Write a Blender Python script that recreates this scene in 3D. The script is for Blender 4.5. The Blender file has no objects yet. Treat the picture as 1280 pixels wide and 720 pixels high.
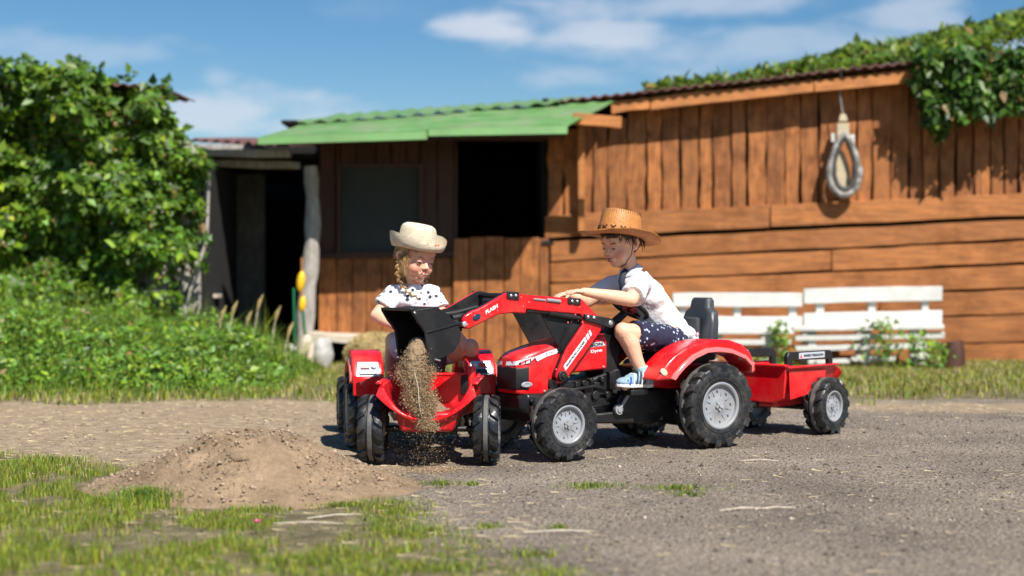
import bpy, math, random
import numpy as np
from mathutils import Vector, Matrix, Euler, noise
R = math.radians
rnd = random.Random(7)
rng = np.random.default_rng(7)
scn = bpy.context.scene
COL = scn.collection

# ------------------------------------------------------------------ camera
CAMZ = .68
F = 1800.0                       # focal length in photo pixels (1280 wide)
cd = bpy.data.cameras.new('camera'); cam = bpy.data.objects.new('camera', cd); COL.objects.link(cam)
cam.location = (0, 0, CAMZ); cam.rotation_euler = (R(90), 0, 0)
cd.sensor_width = 36; cd.lens = 36 * F / 1280; cd.shift_y = -10 / 1280
cd.clip_start = .05; cd.clip_end = 2000
cd.dof.use_dof = True; cd.dof.focus_distance = 5.4; cd.dof.aperture_fstop = 1.8
scn.camera = cam
scn.view_settings.view_transform = 'Standard'; scn.view_settings.look = 'None'
scn.view_settings.exposure = 0.55; scn.view_settings.gamma = 1

# ------------------------------------------------------------------ light
SUN_EL, SUN_AZ = 50, 28          # azimuth measured from behind the camera towards the right
to_sun = Vector((math.sin(R(SUN_AZ)) * math.cos(R(SUN_EL)), -math.cos(R(SUN_AZ)) * math.cos(R(SUN_EL)), math.sin(R(SUN_EL))))
sd = bpy.data.lights.new('sun', 'SUN'); sd.energy = 5.0; sd.angle = R(.5); sd.color = (1, .95, .87)
sun = bpy.data.objects.new('sun', sd); COL.objects.link(sun)
sun.rotation_euler = to_sun.to_track_quat('Z', 'Y').to_euler(); sun.location = (3, -4, 8)

def build_world():
    w = bpy.data.worlds.new('World'); scn.world = w; w.use_nodes = True
    n = w.node_tree.nodes; l = w.node_tree.links; n.clear()
    out = n.new('ShaderNodeOutputWorld'); bg = n.new('ShaderNodeBackground'); bg.inputs[1].default_value = .06
    sky = n.new('ShaderNodeTexSky'); sky.sky_type = 'NISHITA'; sky.sun_disc = False
    sky.sun_elevation = R(SUN_EL); sky.sun_rotation = R(180 - SUN_AZ)
    sky.air_density = 1.0; sky.dust_density = .2; sky.ozone_density = 2.5
    hs = n.new('ShaderNodeHueSaturation'); hs.inputs['Saturation'].default_value = 1.36; hs.inputs['Value'].default_value = 1.1
    l.new(sky.outputs[0], hs.inputs['Color'])
    tc = n.new('ShaderNodeTexCoord'); mp = n.new('ShaderNodeMapping'); mp.inputs['Scale'].default_value = (1.0, 1.0, 3.2)
    mp.inputs['Location'].default_value = (.35, .1, .27)
    l.new(tc.outputs['Generated'], mp.inputs[0])
    nz = n.new('ShaderNodeTexNoise'); nz.inputs['Scale'].default_value = 5.5; nz.inputs['Detail'].default_value = 5; nz.inputs['Roughness'].default_value = .5
    l.new(mp.outputs[0], nz.inputs['Vector'])
    rp = n.new('ShaderNodeValToRGB'); rp.color_ramp.elements[0].position = .53; rp.color_ramp.elements[1].position = .78
    rp.color_ramp.elements[0].color = (0, 0, 0, 1); rp.color_ramp.elements[1].color = (.72, .72, .72, 1)
    l.new(nz.outputs[0], rp.inputs[0])
    # single soft clouds where the photograph has them, broken up by the same noise
    n2 = n.new('ShaderNodeTexNoise'); n2.inputs['Scale'].default_value = 19; n2.inputs['Detail'].default_value = 8; n2.inputs['Roughness'].default_value = .55; l.new(mp.outputs[0], n2.inputs['Vector'])
    last = None
    for px, py, rx, ry, k in ((612, 34, 60, 22, 1.0), (775, 46, 95, 26, .75), (860, 6, 190, 22, .7), (965, 62, 190, 36, .55), (1150, 12, 80, 34, .7), (285, 142, 120, 34, .85), (375, 152, 90, 28, .7), (268, 98, 26, 14, .5), (690, 94, 80, 15, .5), (60, 60, 160, 24, .4), (1260, 60, 90, 30, .5)):
        c = Vector(((px - 640) / F, 1, (350 - py) / F)); L = c.length; c.normalize()
        s = n.new('ShaderNodeVectorMath'); s.operation = 'SUBTRACT'; s.inputs[1].default_value = c; l.new(tc.outputs['Generated'], s.inputs[0])
        q = n.new('ShaderNodeVectorMath'); q.operation = 'MULTIPLY'; q.inputs[1].default_value = (F / rx, F / rx * .5, F / ry); l.new(s.outputs[0], q.inputs[0])
        e = n.new('ShaderNodeVectorMath'); e.operation = 'LENGTH'; l.new(q.outputs[0], e.inputs[0])
        a = n.new('ShaderNodeMath'); a.operation = 'MULTIPLY_ADD'; a.inputs[1].default_value = -2.8; l.new(n2.outputs[0], a.inputs[0]); l.new(e.outputs['Value'], a.inputs[2])
        m = n.new('ShaderNodeMapRange'); m.interpolation_type = 'SMOOTHSTEP'; m.inputs[1].default_value = -.15; m.inputs[2].default_value = -1.25; m.inputs[3].default_value = 0; m.inputs[4].default_value = k * .72; l.new(a.outputs[0], m.inputs[0])
        if last is None: last = m.outputs[0]
        else:
            x = n.new('ShaderNodeMath'); x.operation = 'MAXIMUM'; l.new(last, x.inputs[0]); l.new(m.outputs[0], x.inputs[1]); last = x.outputs[0]
    g = n.new('ShaderNodeMath'); g.operation = 'MULTIPLY_ADD'; g.inputs[1].default_value = .30; l.new(rp.outputs[0], g.inputs[0]); l.new(last, g.inputs[2])
    mx = n.new('ShaderNodeMixRGB'); mx.inputs['Color2'].default_value = (8.6, 9.0, 9.9, 1)
    l.new(g.outputs[0], mx.inputs[0]); l.new(hs.outputs[0], mx.inputs['Color1']); l.new(mx.outputs[0], bg.inputs[0]); l.new(bg.outputs[0], out.inputs[0])
build_world()

# ------------------------------------------------------------------ materials
def nt(name):
    m = bpy.data.materials.new(name); m.use_nodes = True; t = m.node_tree
    return m, t, t.nodes['Principled BSDF']

def M(name, col, rough=.5, metal=0., var=.12, scale=9., stretch=(1, 1, 1), bump=0., bscale=60., coat=0., sss=0., trans=0., objrnd=0., dirt=None, dirt_amt=.5, dscale=6., spec=.5):
    m, t, p = nt(name); n = t.nodes; l = t.links
    p.inputs['Roughness'].default_value = rough; p.inputs['Metallic'].default_value = metal
    p.inputs['Specular IOR Level'].default_value = spec
    if coat: p.inputs['Coat Weight'].default_value = coat; p.inputs['Coat Roughness'].default_value = .06
    if sss: p.inputs['Subsurface Weight'].default_value = sss; p.inputs['Subsurface Radius'].default_value = (.012, .005, .003); p.inputs['Subsurface Scale'].default_value = .5
    tc = n.new('ShaderNodeTexCoord'); mp = n.new('ShaderNodeMapping'); mp.inputs['Scale'].default_value = stretch
    oi = n.new('ShaderNodeObjectInfo')
    ad = n.new('ShaderNodeVectorMath'); ad.operation = 'MULTIPLY_ADD'; ad.inputs[1].default_value = (37, 23, 41)
    l.new(oi.outputs['Random'], ad.inputs[0]); l.new(tc.outputs['Object'], ad.inputs[2]); l.new(ad.outputs[0], mp.inputs[0])
    nz = n.new('ShaderNodeTexNoise'); nz.inputs['Scale'].default_value = scale; nz.inputs['Detail'].default_value = 6; nz.inputs['Roughness'].default_value = .6
    l.new(mp.outputs[0], nz.inputs['Vector'])
    mr = n.new('ShaderNodeMapRange'); mr.inputs[1].default_value = .3; mr.inputs[2].default_value = .7; mr.inputs[3].default_value = 1 - var; mr.inputs[4].default_value = 1 + var
    l.new(nz.outputs[0], mr.inputs[0])
    hv = n.new('ShaderNodeHueSaturation'); hv.inputs['Color'].default_value = (*col, 1)
    if objrnd:
        m2 = n.new('ShaderNodeMapRange'); m2.inputs[3].default_value = 1 - objrnd; m2.inputs[4].default_value = 1 + objrnd
        l.new(oi.outputs['Random'], m2.inputs[0]); mu = n.new('ShaderNodeMath'); mu.operation = 'MULTIPLY'
        l.new(mr.outputs[0], mu.inputs[0]); l.new(m2.outputs[0], mu.inputs[1]); l.new(mu.outputs[0], hv.inputs['Value'])
    else: l.new(mr.outputs[0], hv.inputs['Value'])
    last = hv.outputs[0]
    if dirt:
        n2 = n.new('ShaderNodeTexNoise'); n2.inputs['Scale'].default_value = dscale; n2.inputs['Detail'].default_value = 7; n2.inputs['Roughness'].default_value = .68
        l.new(ad.outputs[0], n2.inputs['Vector'])
        r2 = n.new('ShaderNodeMapRange'); r2.inputs[1].default_value = .45; r2.inputs[2].default_value = .68; r2.inputs[4].default_value = dirt_amt
        l.new(n2.outputs[0], r2.inputs[0])
        mx = n.new('ShaderNodeMixRGB'); mx.inputs['Color2'].default_value = (*dirt, 1); l.new(r2.outputs[0], mx.inputs[0]); l.new(last, mx.inputs['Color1']); last = mx.outputs[0]
        r3 = n.new('ShaderNodeMapRange'); r3.inputs[1].default_value = .45; r3.inputs[2].default_value = .7; r3.inputs[3].default_value = rough; r3.inputs[4].default_value = min(1, rough + .35)
        l.new(n2.outputs[0], r3.inputs[0]); l.new(r3.outputs[0], p.inputs['Roughness'])
    l.new(last, p.inputs['Base Color'])
    if bump:
        n3 = n.new('ShaderNodeTexNoise'); n3.inputs['Scale'].default_value = bscale; n3.inputs['Detail'].default_value = 4
        l.new(mp.outputs[0], n3.inputs['Vector'])
        bp = n.new('ShaderNodeBump'); bp.inputs['Strength'].default_value = min(1, bump); bp.inputs['Distance'].default_value = .01
        l.new(n3.outputs[0], bp.inputs['Height']); l.new(bp.outputs[0], p.inputs['Normal'])
    if trans: p.inputs['Transmission Weight'].default_value = trans
    return m

def leafmat(name, rough=.45, trans=.35, gain=1.0):
    m, t, p = nt(name); n = t.nodes; l = t.links
    a = n.new('ShaderNodeAttribute'); a.attribute_name = 'tint'
    p.inputs['Roughness'].default_value = rough
    l.new(a.outputs['Color'], p.inputs['Base Color'])
    tr = n.new('ShaderNodeBsdfTranslucent'); mx = n.new('ShaderNodeMixShader'); mx.inputs[0].default_value = trans
    hs = n.new('ShaderNodeHueSaturation'); hs.inputs['Value'].default_value = 1.3 * gain; hs.inputs['Hue'].default_value = .485; l.new(a.outputs['Color'], hs.inputs['Color'])
    l.new(hs.outputs[0], tr.inputs['Color'])
    l.new(p.outputs[0], mx.inputs[1]); l.new(tr.outputs[0], mx.inputs[2]); l.new(mx.outputs[0], n['Material Output'].inputs[0])
    return m

def tintmat(name, rough=.9):
    m, t, p = nt(name); a = t.nodes.new('ShaderNodeAttribute'); a.attribute_name = 'tint'
    p.inputs['Roughness'].default_value = rough; t.links.new(a.outputs['Color'], p.inputs['Base Color']); return m

MT = {}
MT['red'] = M('red_plastic', (.72, .006, .012), .24, var=.05, scale=3, coat=.35, dirt=(.42, .16, .1), dirt_amt=.18, dscale=9)
MT['deepred'] = M('red_moulding', (.5, .006, .012), .3, var=.05, coat=.2)
MT['pinklip'] = M('highlight_red_edge', (.86, .16, .15), .16, var=.04, coat=.8)  # highlight on the red plastic put into a paler pink
MT['black'] = M('black_plastic', (.009, .009, .010), .36, var=.2, scale=5, dirt=(.05, .042, .035), dirt_amt=.2, dscale=10)
MT['blackflat'] = M('black_sheet_metal', (.006, .006, .007), .46, var=.2, dirt=(.035, .03, .026), dirt_amt=.2, dscale=8)
MT['seat'] = M('charcoal_seat_plastic', (.035, .042, .05), .42, var=.12, dirt=(.11, .1, .09), dirt_amt=.25)
MT['tyre'] = M('tyre_plastic', (.013, .015, .018), .28, var=.2, scale=12, dirt=(.13, .11, .09), dirt_amt=.3, dscale=14, bump=.15, bscale=70)
MT['tyreband'] = M('scuffed_tyre_band', (.085, .085, .085), .55, var=.3, scale=25, dirt=(.2, .17, .13), dirt_amt=.6, dscale=20)
MT['rim'] = M('grey_rim_plastic', (.27, .285, .31), .34, var=.08, scale=10, dirt=(.33, .28, .22), dirt_amt=.35, dscale=15)
MT['hub'] = M('hub_plastic', (.33, .34, .36), .4, var=.15, dirt=(.2, .16, .12), dirt_amt=.6, dscale=30)
MT['steel'] = M('bolt_steel', (.75, .75, .76), .25, metal=.8, var=.1)
MT['white'] = M('white_decal', (.82, .82, .84), .35, var=.03)
MT['silver'] = M('silver_decal', (.5, .54, .6), .3, var=.05)
MT['ink'] = M('black_print', (.02, .02, .025), .4, var=0)
MT['redink'] = M('red_print', (.7, .03, .03), .4, var=0)
MT['glassblue'] = M('dark_blue_badge', (.01, .03, .07), .12, var=.1, coat=.8)
MT['lamp_clear'] = M('lamp_lens', (.7, .74, .8), .1, var=.1, scale=60, coat=.6)
MT['lamp_red'] = M('tail_lamp_print', (.75, .1, .08), .2, var=.3, scale=70, coat=.5)
MT['lamp_dark'] = M('dark_lamp_print', (.03, .06, .1), .25, var=.8, scale=80, coat=.5)
MT['cream'] = M('cream_reflector', (.75, .68, .45), .3, var=.1)
MT['skin'] = M('skin_tanned', (.83, .46, .305), .5, var=.10, scale=14, sss=.12, bump=.06, bscale=160)
MT['lips'] = M('lips', (.52, .13, .11), .4, var=.05, sss=.1)
MT['mouth'] = M('mouth_shadow', (.10, .02, .02), .6, var=0)
MT['teeth'] = M('teeth', (.8, .76, .68), .3, var=0)
MT['eye'] = M('eyes', (.55, .52, .5), .15, var=0)
MT['iris'] = M('iris', (.03, .02, .015), .15, var=0)
MT['brownhair'] = M('brown_hair', (.05, .022, .01), .45, var=.5, scale=40, stretch=(1, 1, .25), bump=.5, bscale=200)
MT['blondehair'] = M('blonde_hair', (.42, .26, .11), .45, var=.4, scale=60, stretch=(1, 1, .3), bump=.6, bscale=220)
MT['shirt'] = M('white_cotton', (.74, .735, .74), .85, var=.05, scale=20, bump=.25, bscale=35)
MT['strap'] = M('navy_strap', (.012, .016, .035), .7, var=.1)
MT['collar'] = M('pale_blue_cotton', (.66, .70, .78), .85, var=.05)
MT['leather'] = M('tan_leather', (.50, .205, .05), .5, var=.16, scale=22, bump=.25, bscale=120, dirt=(.27, .09, .022), dirt_amt=.4, dscale=18)
MT['stitch'] = M('dark_lace', (.035, .015, .01), .6, var=.1)
MT['straw_hat'] = M('woven_straw', (.78, .68, .50), .75, var=.22, scale=34, stretch=(1, 1, 5), bump=.7, bscale=150)
MT['coral'] = M('coral_bead', (.8, .13, .07), .4, var=.1)
MT['pink'] = M('pink_cloth', (.78, .38, .45), .8, var=.15)
MT['sandal'] = M('pale_blue_sandal', (.24, .36, .45), .6, var=.25, scale=50)
MT['sandal_dark'] = M('royal_blue_strap', (.02, .08, .36), .5, var=.1)
MT['sandal_black'] = M('charcoal_strap', (.03, .04, .05), .5, var=.1)
MT['sole'] = M('white_rubber_sole', (.72, .72, .70), .6, var=.08, dirt=(.4, .35, .28), dirt_amt=.4, dscale=30)
MT['sock'] = M('mint_sock', (.35, .62, .66), .9, var=.1, bump=.3, bscale=150)
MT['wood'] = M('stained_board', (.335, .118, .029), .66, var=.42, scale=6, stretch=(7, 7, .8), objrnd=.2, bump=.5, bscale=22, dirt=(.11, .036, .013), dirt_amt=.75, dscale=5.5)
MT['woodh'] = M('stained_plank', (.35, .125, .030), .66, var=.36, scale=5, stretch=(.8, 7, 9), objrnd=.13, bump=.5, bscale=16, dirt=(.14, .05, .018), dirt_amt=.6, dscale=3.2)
MT['wooddark'] = M('dark_and_shaded_board', (.06, .021, .010), .65, var=.35, scale=6, stretch=(7, 7, .8), objrnd=.22, bump=.4, bscale=22)  # stable boards' eave shade is put into this brown; the stump is plain dark
MT['greywood'] = M('weathered_grey_wood', (.40, .37, .33), .85, var=.35, scale=7, stretch=(7, 7, .8), bump=.6, bscale=30, dirt=(.16, .13, .1), dirt_amt=.5)
MT['palewood'] = M('pale_dry_wood', (.56, .48, .38), .85, var=.25, scale=7, stretch=(1, 7, 7), bump=.5, bscale=30)
MT['interior'] = M('dark_interior', (.007, .006, .005), .95, var=.4)  # near-black so the darkness of the unlit bays sits in the colour
MT['whitepaint'] = M('white_painted_wood', (.60, .60, .57), .6, var=.12, scale=8, bump=.25, bscale=40, dirt=(.5, .47, .38), dirt_amt=.4, dscale=7)
MT['greenroof'] = M('green_roof_sheet', (.115, .25, .075), .5, var=.25, scale=3, stretch=(1, 3, 3), dirt=(.20, .23, .14), dirt_amt=.8, dscale=2.6, bump=.15, bscale=30)
MT['greenfold'] = M('green_roof_edge', (.115, .27, .075), .5, var=.15, scale=3, dirt=(.2, .24, .14), dirt_amt=.35, dscale=5)
MT['brownroof'] = M('red_brown_corrugated', (.12, .055, .05), .85, var=.4, scale=10, dirt=(.3, .14, .12), dirt_amt=.6, dscale=9, bump=.3, bscale=60)
MT['fascia'] = M('orange_fascia', (.46, .17, .04), .6, var=.3, scale=5, stretch=(.8, 6, 8), dirt=(.3, .13, .05), dirt_amt=.5, dscale=6, bump=.4, bscale=20)
MT['screen'] = M('grey_screen', (.032, .037, .034), .8, var=.2, scale=2)
MT['yellow'] = M('yellow_rubber', (.85, .5, .015), .5, var=.1)
MT['green'] = M('green_enamel', (.01, .14, .06), .4, var=.15)
MT['stone'] = M('pale_stone', (.45, .44, .41), .9, var=.3, scale=14, bump=.8, bscale=30)
MT['wire'] = M('galvanised_wire', (.4, .4, .4), .5, metal=.5)
MT['collar_pad'] = M('worn_collar_padding', (.36, .34, .31), .9, var=.55, scale=16, bump=.8, bscale=50, dirt=(.06, .05, .045), dirt_amt=.9, dscale=13)
MT['collar_dark'] = M('old_dark_leather', (.045, .04, .038), .6, var=.3, bump=.4)
MT['collar_pale'] = M('beige_lining', (.5, .42, .28), .85, var=.15)
MT['leaf'] = leafmat('green_leaves')
MT['grass'] = leafmat('grass_blades', .55, .4)
MT['straw'] = tintmat('dry_straw')
MT['pebble'] = tintmat('pebbles')
MT['pants'] = M('pale_leggings', (.6, .55, .58), .85, var=.15)

def sandmat(name='pile_sand'):
    m, t, p = nt(name); n = t.nodes; l = t.links
    p.inputs['Roughness'].default_value = .95; p.inputs['Specular IOR Level'].default_value = .15
    tc = n.new('ShaderNodeTexCoord')
    a = n.new('ShaderNodeTexNoise'); a.inputs['Scale'].default_value = 9; a.inputs['Detail'].default_value = 8; a.inputs['Roughness'].default_value = .65
    b = n.new('ShaderNodeTexNoise'); b.inputs['Scale'].default_value = 220; b.inputs['Detail'].default_value = 3
    l.new(tc.outputs['Object'], a.inputs[0]); l.new(tc.outputs['Object'], b.inputs[0])
    r = n.new('ShaderNodeValToRGB'); r.color_ramp.elements[0].position = .3; r.color_ramp.elements[1].position = .7
    r.color_ramp.elements[0].color = (.18, .125, .078, 1); r.color_ramp.elements[1].color = (.345, .245, .155, 1); l.new(a.outputs[0], r.inputs[0])
    r2 = n.new('ShaderNodeMapRange'); r2.inputs[1].default_value = .3; r2.inputs[2].default_value = .7; r2.inputs[3].default_value = .78; r2.inputs[4].default_value = 1.2; l.new(b.outputs[0], r2.inputs[0])
    h = n.new('ShaderNodeHueSaturation'); l.new(r.outputs[0], h.inputs['Color']); l.new(r2.outputs[0], h.inputs['Value']); l.new(h.outputs[0], p.inputs['Base Color'])
    ad = n.new('ShaderNodeMath'); ad.operation = 'MULTIPLY_ADD'; ad.inputs[1].default_value = .35; l.new(b.outputs[0], ad.inputs[0])
    c = n.new('ShaderNodeTexNoise'); c.inputs['Scale'].default_value = 45; c.inputs['Detail'].default_value = 6; l.new(tc.outputs['Object'], c.inputs[0]); l.new(c.outputs[0], ad.inputs[2])
    bp = n.new('ShaderNodeBump'); bp.inputs['Strength'].default_value = .8; bp.inputs['Distance'].default_value = .012; l.new(ad.outputs[0], bp.inputs['Height']); l.new(bp.outputs[0], p.inputs['Normal'])
    return m
MT['sand'] = sandmat()

def groundmat():
    # 'zone' attribute: R = grassy soil, G = tan dirt; the rest is grey gravel
    m, t, p = nt('yard_ground'); n = t.nodes; l = t.links
    p.inputs['Roughness'].default_value = .93; p.inputs['Specular IOR Level'].default_value = .2
    tc = n.new('ShaderNodeTexCoord')
    def nz(s, d=6, rg=.6):
        a = n.new('ShaderNodeTexNoise'); a.inputs['Scale'].default_value = s; a.inputs['Detail'].default_value = d; a.inputs['Roughness'].default_value = rg
        l.new(tc.outputs['Object'], a.inputs[0]); return a.outputs[0]
    def ramp(src, cs):
        r = n.new('ShaderNodeValToRGB'); e = r.color_ramp.elements
        e[0].position, e[0].color = cs[0][0], (*cs[0][1], 1); e[1].position, e[1].color = cs[-1][0], (*cs[-1][1], 1)
        for q in cs[1:-1]:
            x = e.new(q[0]); x.color = (*q[1], 1)
        l.new(src, r.inputs[0]); return r.outputs[0]
    gravel = ramp(nz(90, 6, .8), [(.37, (.05, .04, .032)), (.47, (.26, .218, .175)), (.57, (.42, .355, .285)), (.68, (.62, .54, .44))])
    big = ramp(nz(1.6, 5), [(.3, (.66, .64, .63)), (.7, (1.22, 1.2, 1.15))])
    mg = n.new('ShaderNodeMixRGB'); mg.blend_type = 'MULTIPLY'; mg.inputs[0].default_value = 1; l.new(gravel, mg.inputs['Color1']); l.new(big, mg.inputs['Color2'])
    dirt = ramp(nz(14, 8, .7), [(.28, (.23, .165, .105)), (.5, (.41, .31, .205)), (.72, (.56, .44, .30))])
    soil = ramp(nz(10, 8, .7), [(.3, (.10, .085, .045)), (.5, (.21, .175, .095)), (.7, (.40, .33, .20))])
    at = n.new('ShaderNodeAttribute'); at.attribute_name = 'zone'; sp = n.new('ShaderNodeSeparateColor'); l.new(at.outputs['Color'], sp.inputs[0])
    br = nz(26, 6, .7)
    def brk(o):
        a = n.new('ShaderNodeMath'); a.operation = 'ADD'; l.new(o, a.inputs[0]); l.new(br, a.inputs[1])
        r = n.new('ShaderNodeMapRange'); r.inputs[1].default_value = .85; r.inputs[2].default_value = 1.15; l.new(a.outputs[0], r.inputs[0]); return r.outputs[0]
    m1 = n.new('ShaderNodeMixRGB'); l.new(brk(sp.outputs[1]), m1.inputs[0]); l.new(mg.outputs[0], m1.inputs['Color1']); l.new(dirt, m1.inputs['Color2'])
    m2 = n.new('ShaderNodeMixRGB'); l.new(brk(sp.outputs[0]), m2.inputs[0]); l.new(m1.outputs[0], m2.inputs['Color1']); l.new(soil, m2.inputs['Color2'])
    l.new(m2.outputs[0], p.inputs['Base Color'])
    vo = n.new('ShaderNodeTexVoronoi'); vo.inputs['Scale'].default_value = 95; l.new(tc.outputs['Object'], vo.inputs[0])
    a1 = n.new('ShaderNodeMath'); a1.operation = 'MULTIPLY_ADD'; a1.inputs[1].default_value = -.5; l.new(vo.outputs[0], a1.inputs[0]); l.new(nz(40, 7, .7), a1.inputs[2])
    bp = n.new('ShaderNodeBump'); bp.inputs['Strength'].default_value = 1; bp.inputs['Distance'].default_value = .02; l.new(a1.outputs[0], bp.inputs['Height']); l.new(bp.outputs[0], p.inputs['Normal'])
    return m
MT['ground'] = groundmat()

def dotmat(name, base, dots, scale, thr, soft=.03):
    m, t, p = nt(name); n = t.nodes; l = t.links; p.inputs['Roughness'].default_value = .85
    tc = n.new('ShaderNodeTexCoord'); v = n.new('ShaderNodeTexVoronoi'); v.inputs['Scale'].default_value = scale; l.new(tc.outputs['Object'], v.inputs[0])
    r = n.new('ShaderNodeMapRange'); r.inputs[1].default_value = thr; r.inputs[2].default_value = thr + soft; l.new(v.outputs['Distance'], r.inputs[0])
    mx = n.new('ShaderNodeMixRGB'); mx.inputs['Color1'].default_value = (*dots, 1); mx.inputs['Color2'].default_value = (*base, 1); l.new(r.outputs[0], mx.inputs[0]); l.new(mx.outputs[0], p.inputs['Base Color'])
    nz = n.new('ShaderNodeTexNoise'); nz.inputs['Scale'].default_value = 30; l.new(tc.outputs['Object'], nz.inputs[0])
    bp = n.new('ShaderNodeBump'); bp.inputs['Strength'].default_value = .25; bp.inputs['Distance'].default_value = .01; l.new(nz.outputs[0], bp.inputs['Height']); l.new(bp.outputs[0], p.inputs['Normal'])
    return m
MT['dotshirt'] = dotmat('dotted_shirt', (.82, .82, .86), (.035, .045, .07), 33, .25)
MT['shorts'] = dotmat('printed_navy_shorts', (.014, .016, .045), (.50, .57, .72), 48, .22, .07)

# ------------------------------------------------------------------ mesh helpers
class MB:
    def __init__(s): s.v = []; s.f = []; s.m = []
    def add(s, vs, fs, mi=0):
        b = len(s.v); s.v += [tuple(v) for v in vs]; s.f += [tuple(b + i for i in f) for f in fs]; s.m += [mi] * len(fs); return s
    def box(s, c, sz, rot=None, mi=0, taper=1.):
        vs = []
        for dz in (-.5, .5):
            k = taper if dz > 0 else 1.
            for dx, dy in ((-.5, -.5), (.5, -.5), (.5, .5), (-.5, .5)):
                v = Vector((dx * sz[0] * k, dy * sz[1] * k, dz * sz[2]))
                if rot: v.rotate(rot if not isinstance(rot, tuple) else Euler(rot))
                vs.append(v + Vector(c))
        return s.add(vs, [(3, 2, 1, 0), (4, 5, 6, 7), (0, 1, 5, 4), (1, 2, 6, 5), (2, 3, 7, 6), (3, 0, 4, 7)], mi)
    def prism(s, poly, a, b, fn=lambda u, v, w: (u, w, v), mi=0):
        ar = sum(poly[i][0] * poly[(i + 1) % len(poly)][1] - poly[(i + 1) % len(poly)][0] * poly[i][1] for i in range(len(poly)))
        n = len(poly); vs = [fn(u, v, a) for u, v in poly] + [fn(u, v, b) for u, v in poly]
        fs = [tuple(range(n)), tuple(range(2 * n - 1, n - 1, -1))] + [(i, i + n, (i + 1) % n + n, (i + 1) % n) for i in range(n)]
        return s.add(vs, fs, mi)
    def tube(s, pts, r, n=8, mi=0, caps=True, flat=1., up=None):
        pts = [Vector(p) for p in pts]; rs = r if isinstance(r, (list, tuple)) else [r] * len(pts); vs = []; fs = []
        t0 = (pts[1] - pts[0]).normalized(); u = Vector(up) if up else (Vector((0, 0, 1)) if abs(t0.z) < .9 else Vector((1, 0, 0)))
        for i, p in enumerate(pts):
            t = (pts[min(i + 1, len(pts) - 1)] - pts[max(i - 1, 0)]).normalized()
            a = u - t * u.dot(t); a.normalize(); b = t.cross(a); u = a
            for k in range(n):
                q = 2 * math.pi * k / n; vs.append(p + a * math.cos(q) * rs[i] * flat + b * math.sin(q) * rs[i])
        for i in range(len(pts) - 1):
            for k in range(n): fs.append((i * n + k, i * n + (k + 1) % n, (i + 1) * n + (k + 1) % n, (i + 1) * n + k))
        if caps: fs += [tuple(range(n - 1, -1, -1)), tuple(range((len(pts) - 1) * n, len(pts) * n))]
        return s.add(vs, fs, mi)
    def ell(s, c, r, seg=14, ring=9, rot=None, mi=0):
        if isinstance(r, (int, float)): r = (r, r, r)
        vs = []; fs = []
        for i in range(1, ring):
            th = math.pi * i / ring
            for k in range(seg):
                q = 2 * math.pi * k / seg; vs.append(Vector((math.sin(th) * math.cos(q) * r[0], math.sin(th) * math.sin(q) * r[1], math.cos(th) * r[2])))
        vs += [Vector((0, 0, r[2])), Vector((0, 0, -r[2]))]; T = len(vs) - 2; B = T + 1
        for i in range(ring - 2):
            for k in range(seg): fs.append((i * seg + k, (i + 1) * seg + k, (i + 1) * seg + (k + 1) % seg, i * seg + (k + 1) % seg))
        for k in range(seg): fs.append((T, k, (k + 1) % seg)); fs.append((B, (ring - 2) * seg + (k + 1) % seg, (ring - 2) * seg + k))
        if rot is not None:
            e = Euler(rot) if isinstance(rot, tuple) else rot
            for v in vs: v.rotate(e)
        return s.add([v + Vector(c) for v in vs], fs, mi)
    def cap(s, a, b, ra, rb=None, n=12):                 # rounded cone
        rb = ra if rb is None else rb
        s.tube([a, b], [ra, rb], n); s.ell(a, ra, n, 8); s.ell(b, rb, n, 8); return s
    def lathe(s, prof, fn, n=32, mi=0, closed=False):
        vs = []; fs = []; m = len(prof)
        for k in range(n):
            q = 2 * math.pi * k / n
            for r, h in prof: vs.append(fn(r * math.cos(q), r * math.sin(q), h))
        for k in range(n):
            for j in range(m if closed else m - 1):
                fs.append((k * m + j, ((k + 1) % n) * m + j, ((k + 1) % n) * m + (j + 1) % m, k * m + (j + 1) % m))
        return s.add(vs, fs, mi)
    def xf(s, mat, start=0):
        s.v = s.v[:start] + [tuple(mat @ Vector(v)) for v in s.v[start:]]; return s
    def build(s, name, mats, parent=None, sharp=35, bevel=0, off=None, bseg=2, recalc=True):
        me = bpy.data.meshes.new(name)
        vs = s.v if off is None else [(v[0] - off[0], v[1] - off[1], v[2] - off[2]) for v in s.v]
        me.from_pydata(vs, [], s.f)
        if not isinstance(mats, (list, tuple)): mats = [mats]
        for m in mats: me.materials.append(MT[m] if isinstance(m, str) else m)
        if any(s.m): me.polygons.foreach_set('material_index', s.m)
        if recalc:
            import bmesh
            bm = bmesh.new(); bm.from_mesh(me); bmesh.ops.recalc_face_normals(bm, faces=bm.faces); bm.to_mesh(me); bm.free()
        me.polygons.foreach_set('use_smooth', [True] * len(me.polygons))
        me.set_sharp_from_angle(angle=R(sharp)); me.update()
        o = bpy.data.objects.new(name, me); COL.objects.link(o)
        if parent: o.parent = parent
        if bevel:
            b = o.modifiers.new('bevel', 'BEVEL'); b.width = bevel; b.segments = bseg; b.limit_method = 'ANGLE'; b.angle_limit = R(35); b.harden_normals = False
        return o

def tag(o, label=None, cat=None, group=None, kind=None):
    if label: o['label'] = label
    if cat: o['category'] = cat
    if group: o['group'] = group
    if kind: o['kind'] = kind
    return o

def thing(name, label, cat, loc=(0, 0, 0), rz=0, scale=1., group=None):
    o = bpy.data.objects.new(name, None); COL.objects.link(o); o.location = loc; o.rotation_euler = (0, 0, rz); o.scale = (scale,) * 3
    o.empty_display_size = .1
    return tag(o, label, cat, group)

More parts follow.
